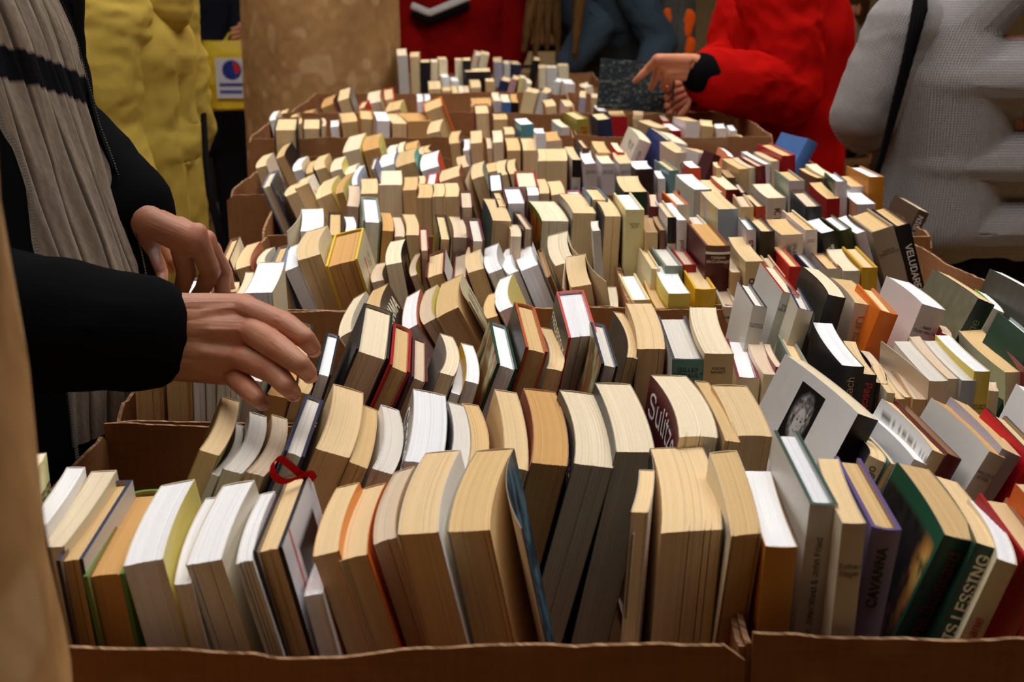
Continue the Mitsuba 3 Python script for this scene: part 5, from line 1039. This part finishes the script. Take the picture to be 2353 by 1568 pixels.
# jacket: open shell round the back plus sleeves
zz = np.linspace(.84, 1.45, 70); tt = np.linspace(0, 1, 130); Tm, Zm = np.meshgrid(tt, zz, indexing='ij')
lo = np.radians(np.interp(Zm, ZL[:, 0], ZL[:, 1])); hi = np.radians(360 + np.interp(Zm, ZR[:, 0], ZR[:, 1])); Ph = lo + (hi - lo) * Tm
edge = np.clip(np.minimum(Tm, 1 - Tm) / .06, 0, 1); o = .003 + .007 * edge ** .6 + (meshkit.fbm(np.stack([np.cos(Ph) * 2, np.sin(Ph) * 2, Zm * 6], -1), 3, 6) - .5) * .018 * edge
sh_o, sh_i = belly(Ph, Zm, o), belly(Ph, Zm, o - .003)
n1_, n2_ = Tm.shape; a, b = np.meshgrid(np.arange(n1_ - 1), np.arange(n2_ - 1), indexing='ij'); q = (a * n2_ + b); F = np.stack([q, q + n2_, q + n2_ + 1, q + 1], -1).reshape(-1, 4)
rimf = []
for i0 in (0, n1_ - 1):
    k_ = i0 * n2_ + np.arange(n2_ - 1); rimf.append(np.stack([k_, k_ + 1, k_ + 1 + n1_ * n2_, k_ + n1_ * n2_], -1))
F = np.vstack([F, F[:, ::-1] + n1_ * n2_, *rimf]); F = np.vstack([F[:, [0, 1, 2]], F[:, [0, 2, 3]]])
shell = trimesh.Trimesh(np.vstack([sh_o.reshape(-1, 3), sh_i.reshape(-1, 3)]), F, process=False)
sl = [[[*MJ['shor'], .085], [*MJ['elbr'], .066], [-.44, .932, 1.146, .058], [-.284, .943, 1.129, .033, .041, .041]],
      [[*MJ['shol'], .085], [*MJ['elbl'], .062], [-.43, 1.28, 1.20, .050], [-.382, 1.243, 1.171, .042]], [[*MJ['shor'], .085], [*MJ['neck'], .07], [*MJ['shol'], .085]]]
slv = folds(chains_mesh(sl, .014, 10), .005, (16, 10, 14), 21)
put('jacket', cloth_shape(trimesh.util.concatenate([shell, slv]), rgb8(13, 13, 15), var=.12), man)
zm = MB()
for tab, sgn in ((ZL, 1), (ZR, -1)):
    zt = np.arange(.86, 1.43, .0026)
    ph = np.radians(np.interp(zt, tab[:, 0], tab[:, 1])); p = belly(ph - sgn * .004, zt, .0062)
    for k_ in range(len(p)):
        e = unit(-MF * math.sin(ph[k_]) + MR * math.cos(ph[k_])) * .0021; g = np.array([0, 0, .0008]); o_ = unit(MF * math.cos(ph[k_]) + MR * math.sin(ph[k_])) * .0012
        c = rgb8(120, 116, 108); A = [p[k_] - e - g, p[k_] + e - g, p[k_] + e + g, p[k_] - e + g]; B_ = [x + o_ for x in A]
        zm.poly(B_, c); zm.poly([A[0], A[1], B_[1], B_[0]], c); zm.poly([A[3], A[2], B_[2], B_[3]], c)
put('zip_teeth', zm.shape('cover_card'), man)
trousers(man, MJ, rgb8(24, 26, 36), 31)

# ---- the person in the yellow raincoat
p2 = thing('person', 'person in a yellow raincoat seen from the side, left of the stone pillar', 'person')
J = figure((-.845, 2.82), (-1, .12), 1.66); J['elbl'] = np.array([-.855, 2.66, 1.08]); J['wril'] = np.array([-.79, 2.63, .91]); J['shol'] = np.array([-.825, 2.69, 1.305])
put('body', skin_shape(chains_mesh(body_chains(J) + simple_hand(J, 'l') + simple_hand(J, 'r'), .018, 8)), p2); head_extras(p2, J, rgb8(120, 90, 60))
k = J['H'] / 1.75; hm = .455
coat = folds(folds(chains_mesh(torso_chain(J, k, .018, hm, .75), .013, 8), .008, (5, 5, 6), 41), .0025, (16, 16, 22), 47)
slv = folds(folds(chains_mesh([[[*J['shol'], .076], [-.852, 2.665, 1.20, .078], [*J['elbl'], .074], [-.825, 2.64, .99, .070], [-.79, 2.63, .90, .062]], [[*J['shor'], .085], [*J['elbr'], .075], [*J['wrir'], .058]], [[*(J['neck'] - J['f'] * .05), .085], [*(J['neck'] - J['f'] * .08 - [0, 0, .07]), .065]]], .009, 6), .0085, (6, 6, 11), 43, 1.2), .0025, (20, 20, 30), 48)
put('raincoat', cloth_shape(trimesh.util.concatenate([coat, slv]), rgb8(180, 152, 68), var=.05), p2)
trousers(p2, J, rgb8(34, 32, 34), 45)
bg = thing('shoulder_bag', 'black shoulder bag hanging behind the yellow raincoat', 'bag')
put('strap', cloth_shape(tube([[-.668, 2.76, 1.10], [-.655, 2.70, 1.00], [-.645, 2.675, .94], [-.628, 2.665, .86], [-.615, 2.67, .76], [-.60, 2.69, .70]], np.array([[.005, .009]] * 6)), rgb8(22, 20, 22)), bg)
put('bag_body', cloth_shape(folds(chains_mesh([[[-.60, 2.64, .66, .05], [-.60, 2.80, .66, .05]], [[-.60, 2.64, .50, .055], [-.60, 2.80, .50, .055]], [[-.60, 2.72, .66, .05], [-.60, 2.72, .5, .06]]], .015), .004, (14, 14, 14), 5), rgb8(26, 24, 26)), bg)

# ---- the dark figure behind with the yellow carrier bag
p3 = thing('person', 'person in dark clothes with a yellow carrier bag behind the raincoat', 'person')
J = figure((-1.42, 5.95), (.2, -1), 1.72); J['elbl'] = np.array([-1.21, 5.86, 1.18]); J['wril'] = np.array([-1.195, 5.74, 1.155])
put('body', skin_shape(chains_mesh(body_chains(J) + simple_hand(J, 'l') + simple_hand(J, 'r'), .022, 8)), p3); head_extras(p3, J, rgb8(50, 40, 34))
put('coat', cloth_shape(folds(chains_mesh(torso_chain(J, .98, .02, .40) + [[[*J['shol'], .075], [*J['elbl'], .062], [*J['wril'], .05]], [[*J['shor'], .075], [*J['elbr'], .062], [*J['wrir'], .05]]], .02), .006, (9, 9, 10), 51), rgb8(30, 32, 40)), p3)
trousers(p3, J, rgb8(26, 26, 32), 53)
cb = thing('carrier_bag', 'yellow plastic carrier bag with a blue and red emblem', 'bag')
def bag_mesh(c, wx, wy, hh, seed, amp):
    u, v = np.meshgrid(np.linspace(0, 2 * math.pi, 64, endpoint=False), np.linspace(0, 1, 30), indexing='ij')
    sx_ = np.sign(np.cos(u)) * np.abs(np.cos(u)) ** .5; sy_ = np.sign(np.sin(u)) * np.abs(np.sin(u)) ** .6
    k_ = (.80 + .22 * np.sin(np.pi * np.clip(v, 0, .75) / 1.5)); P = np.stack([c[0] + wx / 2 * k_ * sx_, c[1] + wy / 2 * (1 - .75 * v ** 2) * sy_, c[2] + hh * v], -1)
    P += (meshkit.fbm(P * 16 + seed, 3, seed)[..., None] - .5) * amp
    i, j = np.meshgrid(np.arange(64), np.arange(29), indexing='ij'); a_ = i * 30 + j; b_ = ((i + 1) % 64) * 30 + j
    F_ = np.stack([a_, b_, b_ + 1, a_ + 1], -1).reshape(-1, 4); F_ = np.vstack([F_[:, [0, 1, 2]], F_[:, [0, 2, 3]]]); P = P.reshape(-1, 3)
    F_ = np.vstack([F_, np.stack([np.full(64, len(P)), ((np.arange(64) + 1) % 64) * 30, np.arange(64) * 30], -1)])
    return trimesh.Trimesh(np.vstack([P, [[c[0], c[1], c[2]]]]), F_, process=False)
b1 = bag_mesh((-1.205, 5.60, .815), .27, .10, .29, 3, .02)
put('bag_body', cloth_shape(b1, rgb8(222, 186, 36), 'cover_card'), cb)
for dx in (-.045, .045): put('handle', cloth_shape(tube([[-1.205 + dx, 5.60, 1.09], [-1.20 + dx * .7, 5.65, 1.13], [-1.195, 5.72, 1.15]], .007), rgb8(222, 190, 60), 'cover_card'), cb)
em = MB(); yb = 5.535
def disc(mb, cx, cz, r, col, y_, a0=0, a1=360):
    an = np.radians(np.linspace(a0, a1, 36)); mb.poly([[cx, y_, cz], *[[cx + r * math.cos(t_), y_, cz + r * math.sin(t_)] for t_ in an]], col)
em.box([-1.275, yb, .865], [-1.145, yb + .012, 1.035], rgb8(206, 204, 206)); disc(em, -1.205, .985, .042, rgb8(30, 50, 130), yb - .001); disc(em, -1.195, .993, .026, rgb8(200, 40, 40), yb - .002, -80, 100)
em.box([-1.262, yb - .001, .915], [-1.155, yb, .930], rgb8(60, 70, 140)); em.box([-1.262, yb - .001, .885], [-1.165, yb, .900], rgb8(70, 80, 150))
put('emblem', em.shape('cover_card'), cb)
fb = thing('paper_bag', 'grey paper bag with a dark panel standing on the floor', 'bag')
b2 = bag_mesh((-1.70, 7.25, .0), .25, .12, .56, 9, .008); put('bag_body', cloth_shape(b2, rgb8(150, 138, 120), 'cover_card'), fb)
pm = MB(); pm.box([-1.785, 7.170, .13], [-1.655, 7.186, .43], rgb8(40, 42, 30)); put('panel_print', pm.shape('cover_card'), fb)
for dx in (-.05, .05): put('handle', cloth_shape(tube([[-1.70 + dx, 7.22, .55], [-1.70 + dx * .8, 7.21, .62], [-1.70, 7.21, .65]], .005), rgb8(120, 110, 96)), fb)

# ---- the person in the red sweater at the far end
p4 = thing('person', 'person in a red sweater with a white and black chevron at the far end', 'person')
J = figure((-.225, 5.62), (.05, -1), 1.70); J['elbl'] = np.array([.015, 5.56, 1.14]); J['wril'] = np.array([-.03, 5.42, .98]); J['elbr'] = np.array([-.45, 5.56, 1.14]); J['wrir'] = np.array([-.40, 5.42, .98])
put('body', skin_shape(chains_mesh(body_chains(J) + simple_hand(J, 'l') + simple_hand(J, 'r'), .022, 8)), p4); head_extras(p4, J, rgb8(70, 50, 36))
put('sweater', cloth_shape(folds(chains_mesh(torso_chain(J, .97, .03, .50) + [[[*J['shol'], .08], [*J['elbl'], .07], [*J['wril'], .055]], [[*J['shor'], .08], [*J['elbr'], .07], [*J['wrir'], .055]]], .018), .010, (8, 8, 7), 61), rgb8(128, 10, 8), var=.1), p4)
for dz, c in ((.0, (206, 200, 196)), (-.034, (20, 14, 14))):
    xs = np.linspace(-.42, -.18, 25); put('chevron_stripe', cloth_shape(tube(np.stack([xs, 5.615 - np.sqrt(np.clip(.168 ** 2 - ((xs + .27) * .62) ** 2, 0, 1)), 1.225 + dz + .40 * np.abs(xs + .345)], -1), np.array([[.010, .016]] * 25)), rgb8(*c)), p4)
trousers(p4, J, rgb8(40, 38, 42), 63)

# ---- the long-haired person in dark denim bending over the boxes, with a rucksack
p5 = thing('person', 'long-haired person in dark denim leaning on the far boxes', 'person')
J = figure((.47, 5.62), (-.5, -.86), 1.68, lean=.75); J['elbr'] = np.array([.33, 5.22, 1.17]); J['wrir'] = np.array([.225, 5.10, 1.045]); J['elbl'] = np.array([.60, 5.22, 1.12]); J['wril'] = np.array([.52, 5.10, .99])
put('body', skin_shape(chains_mesh(body_chains(J) + simple_hand(J, 'l') + simple_hand(J, 'r'), .022, 8)), p5); head_extras(p5, J, rgb8(92, 64, 34), long=.52)
put('denim_jacket', cloth_shape(folds(chains_mesh(torso_chain(J, .96, .018, .50) + [[[*J['shol'], .075], [*J['elbl'], .066], [*J['wril'], .05]], [[*J['shor'], .08], [*J['elbr'], .074], [*J['wrir'], .048]]], .016), .009, (11, 11, 9), 71), rgb8(52, 64, 74), var=.12), p5)
trousers(p5, J, rgb8(44, 54, 64), 73)
rk = thing('rucksack', 'grey rucksack with orange panels carried beside the denim jacket', 'bag')
put('bag_body', cloth_shape(folds(chains_mesh([[[.68, 5.40, 1.29, .075], [.675, 5.40, 1.10, .085], [.665, 5.40, 1.02, .07]], [[.60, 5.44, 1.25, .06], [.60, 5.44, 1.06, .07]], [[.68, 5.40, 1.2, .08], [.60, 5.44, 1.15, .07]]], .014), .005, (18, 18, 18), 75), rgb8(74, 72, 68), var=.15), rk)
for (cx, cz, rx, rz) in ((.715, 1.185, .030, .055), (.640, 1.20, .028, .05), (.728, 1.085, .022, .045), (.668, 1.13, .012, .05)):
    put('orange_panel', cloth_shape(folds(chains_mesh([[[cx - .006, 5.335 + .2 * max(0, .66 - cx), cz - rz * .4, rx, .012, rz * .7], [cx + .006, 5.335 + .2 * max(0, .66 - cx), cz + rz * .4, rx, .012, rz * .7]]], .010, 4), .002, (40, 40, 40), 2), rgb8(216, 84, 24)), rk)

# ---- the person in the red coat holding up a marbled book
p6 = thing('person', 'person in a long red coat pointing at a dark marbled book', 'person')
J = figure((.68, 3.20), (-1, -.05), 1.70); J['shol'] = np.array([.60, 3.04, 1.385]); J['elbl'] = np.array([.640, 2.985, 1.130]); J['wril'] = np.array([.425, 2.865, 1.178])
J['shor'] = np.array([.64, 3.36, 1.385]); J['elbr'] = np.array([.56, 3.28, 1.16]); J['wrir'] = np.array([.415, 3.02, 1.13])
RH = dict(mcps=[[.3174, 2.798, 1.215], [.3243, 2.8115, 1.202], [.3362, 2.8171, 1.1869], [.3496, 2.8283, 1.1771]],
    fingers=[[[.299, 2.8269, 1.1911], [.2825, 2.8326, 1.1743], [.273, 2.8436, 1.1627]], [[.3208, 2.8461, 1.1741], [.3149, 2.8636, 1.1554], [.3117, 2.8772, 1.1427]],
             [[.3421, 2.8542, 1.1685], [.3398, 2.8700, 1.1535], [.3386, 2.8830, 1.1428]], [[.3537, 2.8592, 1.1647], [.3544, 2.8730, 1.1534], [.354, 2.8830, 1.1453]]],
    thumb=[[.388, 2.880, 1.19], [.372, 2.908, 1.1806], [.352, 2.926, 1.1705], [.334, 2.930, 1.1597]])
h3, up3, fr3 = full_hand(RH, [.402, 2.850, 1.192], [.47, 2.89, 1.175], .93, ref=.0045)
bm = chains_mesh(body_chains(J) + simple_hand(J, 'r'), .018, 8)
put('body', skin_shape(trimesh.util.concatenate([bm, h3]), rgb8(214, 140, 106), [(np.array(q), .012, .4) for q in RH['mcps']]), p6); head_extras(p6, J, rgb8(110, 84, 60))
nb = MB(); nails(nb, RH['fingers'], up3, fr3, .93); put('fingernails', nb.shape('skin'), p6)
k = J['H'] / 1.75
coat = folds(chains_mesh(torso_chain(J, k, .022, .36, .8) + [[[*(J['at'](.36) + J['r'] * .06), .135], [*(J['at'](.36) - J['r'] * .06), .135]]], .018, 9), .010, (10, 10, 4.5), 81)
slv = folds(chains_mesh([[[*J['shol'], .088], [.632, 3.005, 1.25, .082], [*J['elbl'], .076], [.52, 2.92, 1.150, .066], [.452, 2.884, 1.166, .058]], [[*J['shor'], .085], [*J['elbr'], .075], [.45, 3.06, 1.135, .055]]], .011, 9), .010, (13, 13, 13), 83, 1.1)
put('coat', cloth_shape(trimesh.util.concatenate([coat, slv]), rgb8(172, 13, 9), var=.05), p6)
put('cuff', cloth_shape(chains_mesh([[[.448, 2.880, 1.168, .052], [.420, 2.862, 1.178, .046]]], .012, 4), rgb8(14, 13, 15)), p6); put('cuff', cloth_shape(chains_mesh([[[.45, 3.06, 1.135, .050], [.420, 3.025, 1.130, .042]]], .012, 4), rgb8(14, 13, 15)), p6)
trousers(p6, J, rgb8(30, 28, 34), 85)
hb = thing('hardback_book', 'dark marbled hardback held up in front of the red coat', 'book')
Rb = rotation(math.radians(6), math.radians(-6), math.radians(5)); Mb = (Rb, np.array([.282, 2.903, 1.148]))
cvb = MB(); cvb.box([-.086, -.0085, -.054], [.086, -.006, .054], rgb8(60, 70, 74)); cvb.box([-.086, .006, -.054], [.086, .0085, .054], rgb8(60, 70, 74)); cvb.box([-.0865, -.0085, -.0565], [.0865, .0085, -.054], rgb8(40, 50, 52))
put('cover', cvb.shape('marbled_paper', Mb), hb); pb = MB()
for i_ in range(8): pb.box([-.084, -.006 + i_ * .0015, -.0538], [.0835, -.006 + (i_ + 1) * .0015, .051 - .0004 * (i_ % 2)], rgb8(214, 196, 160) * (1 - .05 * (i_ % 3)))
put('pages', pb.shape('paper', Mb), hb)

# ---- the man in the checked tweed jacket, back to the viewer
p7 = thing('person', 'person in a small-checked grey tweed jacket with a black shoulder strap, seen from behind', 'person')
J = figure((.945, 2.42), (-.12, 1), 1.64); J['shol'] = np.array([.735, 2.41, 1.285]); J['elbl'] = np.array([.668, 2.40, 1.140]); J['wril'] = np.array([.74, 2.66, 1.08]); J['shor'] = np.array([1.13, 2.41, 1.285]); J['elbr'] = np.array([1.195, 2.42, 1.05]); J['wrir'] = np.array([1.18, 2.56, .93])
put('body', skin_shape(chains_mesh(body_chains(J) + simple_hand(J, 'l') + simple_hand(J, 'r'), .02, 8)), p7); head_extras(p7, J, rgb8(110, 104, 100))
def tweed_shape(tm, parent, name, mode):
    v = tm.vertices
    if mode == 'body':
        c = np.array([.945, 2.42]); an = np.arctan2(v[:, 0] - c[0], -(v[:, 1] - c[1])); uv = np.stack([an * .21, v[:, 2]], -1)
    else:
        a, e, b = J['shol'], J['elbl'], J['wril']; L1 = np.linalg.norm(e - a); best = None
        for p0, p1, l0 in ((a, e, 0.0), (e, b, L1)):
            ax = unit(p1 - p0); s1 = unit(np.cross(ax, [0.2, .9, .3])); s2 = np.cross(ax, s1); d_ = v - p0; tt_ = d_ @ ax
            dist = np.linalg.norm(d_ - np.clip(tt_, 0, np.linalg.norm(p1 - p0))[:, None] * ax, axis=1); uvk = np.stack([np.arctan2(d_ @ s1, d_ @ s2) * .07, tt_ + l0], -1)
            best = (dist, uvk) if best is None else (np.minimum(dist, best[0]), np.where((dist < best[0])[:, None], uvk, best[1]))
        uv = best[1]
    put(name, mikit.ply(tm, 'tweed', smooth=True, uv=uv), parent)
tj = [[[.945 + s * .125, 2.42, .93, .14, .135, .085], [.945 + s * .118, 2.42, 1.05, .13, .125, .1], [.945 + s * .125, 2.41, 1.20, .125, .115, .1], [.945 + s * .135, 2.41, 1.285, .085, .085, .055], [.945 + s * .05, 2.41, 1.36, .06]] for s in (-1, 1)]
tj += [[[1.07, 2.42, .93, .16, .135, .085], [1.07, 2.42, 1.05, .15, .125, .1], [1.06, 2.41, 1.2, .15, .115, .1]]]
tj += [[[.82, 2.42, h_, .12, .13, .08], [1.07, 2.42, h_, .12, .13, .08]] for h_ in (.93, 1.05, 1.2)]
tweed_shape(folds(chains_mesh(tj, .014, 8), .0035, (6, 6, 3), 91, .7), p7, 'jacket', 'body')
tweed_shape(folds(chains_mesh([[[*J['shol'], .080], [.70, 2.405, 1.21, .074], [*J['elbl'], .066], [*J['wril'], .052]]], .011, 8), .004, (9, 9, 14), 93), p7, 'sleeve', 'arm')
tweed_shape(folds(chains_mesh([[[1.115, 2.41, 1.285, .085], [1.16, 2.41, 1.17, .085], [1.19, 2.42, 1.05, .072], [1.18, 2.56, .92, .05]]], .014, 8), .005, (12, 12, 12), 96), p7, 'sleeve', 'body')
trousers(p7, J, rgb8(22, 22, 28), 97, slim=.84)
sb = thing('shoulder_bag', 'black shoulder bag on a broad strap over the tweed jacket', 'bag')
sp_ = np.array([[.745, 2.45, 1.385], [.735, 2.36, 1.372], [.722, 2.312, 1.325], [.706, 2.300, 1.25], [.690, 2.300, 1.16], [.672, 2.295, 1.07], [.655, 2.30, 1.0], [.645, 2.31, .93]])
put('strap', cloth_shape(tube(sp_, np.array([[.005, .023]] * len(sp_)), 12), rgb8(18, 17, 19)), sb)
put('bag_body', cloth_shape(folds(chains_mesh([[[.70, 2.28, .90, .06, .05, .03], [.70, 2.28, .70, .07, .055, .03]], [[.66, 2.28, .88, .03], [.74, 2.28, .88, .03]]], .015), .004, (12, 12, 12), 98), rgb8(24, 22, 24)), sb)

# ---- somebody sitting far behind, between the red coat and the tweed jacket
p8 = thing('person', 'person in a grey-green jacket sitting far behind, reading', 'person')
J = figure((1.86, 7.15), (-.9, -.45), 1.66)
drop = np.array([0, 0, -.36])
for q_ in ('pelvis', 'waist', 'chest', 'neck', 'head', 'shor', 'shol'): J[q_] = J[q_] + drop
oat = J['at']; J['at'] = lambda h, fwd=0, rt=0: oat(h, fwd, rt) + drop
for s_, q_ in (('r', 1), ('l', -1)):
    J['hip' + s_] = J['hip' + s_] + drop; J['knee' + s_] = J['hip' + s_] + J['f'] * .40 + [0, 0, .02]; J['ankle' + s_] = J['knee' + s_] * [1, 1, 0] + [0, 0, .08] + J['f'] * .03; J['toe' + s_] = J['ankle' + s_] * [1, 1, 0] + J['f'] * .17 + [0, 0, .03]
    J['elb' + s_] = J['sho' + s_] + J['f'] * .08 - [0, 0, .27] + J['r'] * q_ * .03; J['wri' + s_] = J['elb' + s_] + J['f'] * .22 + [0, 0, .06]
put('body', skin_shape(chains_mesh(body_chains(J) + simple_hand(J, 'l') + simple_hand(J, 'r'), .022, 8)), p8); head_extras(p8, J, rgb8(84, 52, 28))
put('jacket', cloth_shape(folds(chains_mesh(torso_chain(J, .95, .02, .53) + [[[*J['sho' + s_], .075], [*J['elb' + s_], .065], [*J['wri' + s_], .05]] for s_ in 'rl'], .02), .007, (9, 9, 9), 101), rgb8(132, 130, 112)), p8)
put('trousers', cloth_shape(folds(chains_mesh([[[*J['hip' + s_], .11], [*J['knee' + s_], .078], [*J['ankle' + s_], .06]] for s_ in 'rl'], .025), .005, (9, 9, 9), 102), rgb8(28, 26, 30)), p8)
for s_ in 'rl': put('shoe', cloth_shape(chains_mesh([[[*(J['ankle' + s_] - [0, 0, .03]), .045], [*J['toe' + s_], .033]]], .016, 4), rgb8(60, 44, 38)), p8)
stl = thing('stool', 'dark wooden stool under the seated person far behind', 'stool'); sx0, sy0 = 1.86, 7.15; zt_ = .395
put('seat', mikit.ply(slab(sx0 - .17, sx0 + .17, sy0 - .17, sy0 + .17, zt_ - .03, zt_), 'wood'), stl)
for lx in (-.14, .14):
    for ly in (-.14, .14): put('leg', mikit.ply(slab(sx0 + lx - .018, sx0 + lx + .018, sy0 + ly - .018, sy0 + ly + .018, 0, zt_ - .03), 'wood'), stl)
ob = thing('paperback_book', 'open pale book in the hands of the seated person far behind', 'book')
om = MB(); oc = (J['wrir'] + J['wril']) / 2 + J['f'] * .07 + [0, 0, .045]
for s_ in (1, -1):
    e1 = J['r'] * s_ * .11; e2 = unit(J['f'] * .5 + [0, 0, .6]) * .09
    om.poly([oc - e2, oc - e2 + e1, oc + e2 + e1, oc + e2], rgb8(222, 204, 164)); om.poly([oc - e2 + J['f'] * .006, oc - e2 + e1 + J['f'] * .006, oc + e2 + e1 + J['f'] * .006, oc + e2 + J['f'] * .006], rgb8(200, 170, 120))
put('pages', om.shape('paper'), ob)

# ---------------------------------------------------------------- furniture at the far wall
cab = thing('sideboard', 'long beige sideboard with dark gaps at the far wall', 'cabinet')
bc = MB(); bc.box([-.62, 7.26, 0], [.42, 7.75, .70], rgb8(188, 158, 110)); bc.box([-.62, 7.42, .70], [.42, 7.75, .985], rgb8(30, 24, 18)); bc.box([-.62, 7.26, .985], [.42, 7.75, 1.0], rgb8(60, 46, 30))
put('carcass', bc.shape('cloth_plain'), cab)
for z0, z1 in ((.702, .865), (.885, .955)):
    dm = MB(); dm.box([-.60, 7.24, z0], [.33, 7.418, z1], rgb8(204, 174, 126)); put('drawer', dm.shape('cloth_plain'), cab)
bx = thing('cardboard_box', 'brown cardboard box standing on the far beige sideboard', 'box')
for nm, lo_, hi_ in (('front_panel', (-.06, 7.28, 1.0), (.27, 7.284, 1.19)), ('back_panel', (-.06, 7.56, 1.0), (.27, 7.564, 1.19)), ('left_panel', (-.06, 7.284, 1.0), (-.056, 7.56, 1.19)), ('right_panel', (.266, 7.284, 1.0), (.27, 7.56, 1.19))):
    put(nm, mikit.ply(trimesh.creation.box(bounds=[lo_, hi_]), 'cardboard'), bx)
for i_, (x_, w_, h_, c_) in enumerate(((-.03, .05, .215, (190, 180, 160)), (.03, .045, .222, (150, 146, 130)), (.085, .05, .21, (196, 80, 60)), (.14, .05, .22, (214, 200, 170)), (.195, .05, .212, (170, 176, 168)))):
    hk = thing('paperback_book', f"{('pale', 'grey', 'red', 'cream', 'grey-green')[i_]} book in the box on the far sideboard", 'book')
    m_ = MB(); m_.box([x_, 7.30, 1.002], [x_ + .004, 7.43, 1.002 + h_], rgb8(*c_)); m_.box([x_ + w_ - .004, 7.30, 1.002], [x_ + w_, 7.43, 1.002 + h_], rgb8(*c_)); m_.box([x_ + .004, 7.30, 1.002], [x_ + w_ - .004, 7.304, 1.002 + h_], rgb8(*c_)); put('cover', m_.shape('cover_card'), hk)
    m_ = MB(); m_.box([x_ + .004, 7.304, 1.003], [x_ + w_ - .004, 7.43, h_ + .999], rgb8(216, 196, 150)); put('pages', m_.shape('paper'), hk)
dk = put('door_1', mikit.ply(slab(-.86, -.70, 8.90, 8.99, 0, 2.2), 'wood')); labels[dk] = {'label': 'dark doorway in the far wall beside the pillar', 'kind': 'structure'}
for i_, (x_, r_) in enumerate(((-.69, .03),)):
    kk = put('trim_1', mikit.ply(slab(x_, x_ + .09, 8.88, 8.995, 0, 2.25), 'plaster')); labels[kk] = {'label': 'beige door frame in the far wall', 'kind': 'structure'}
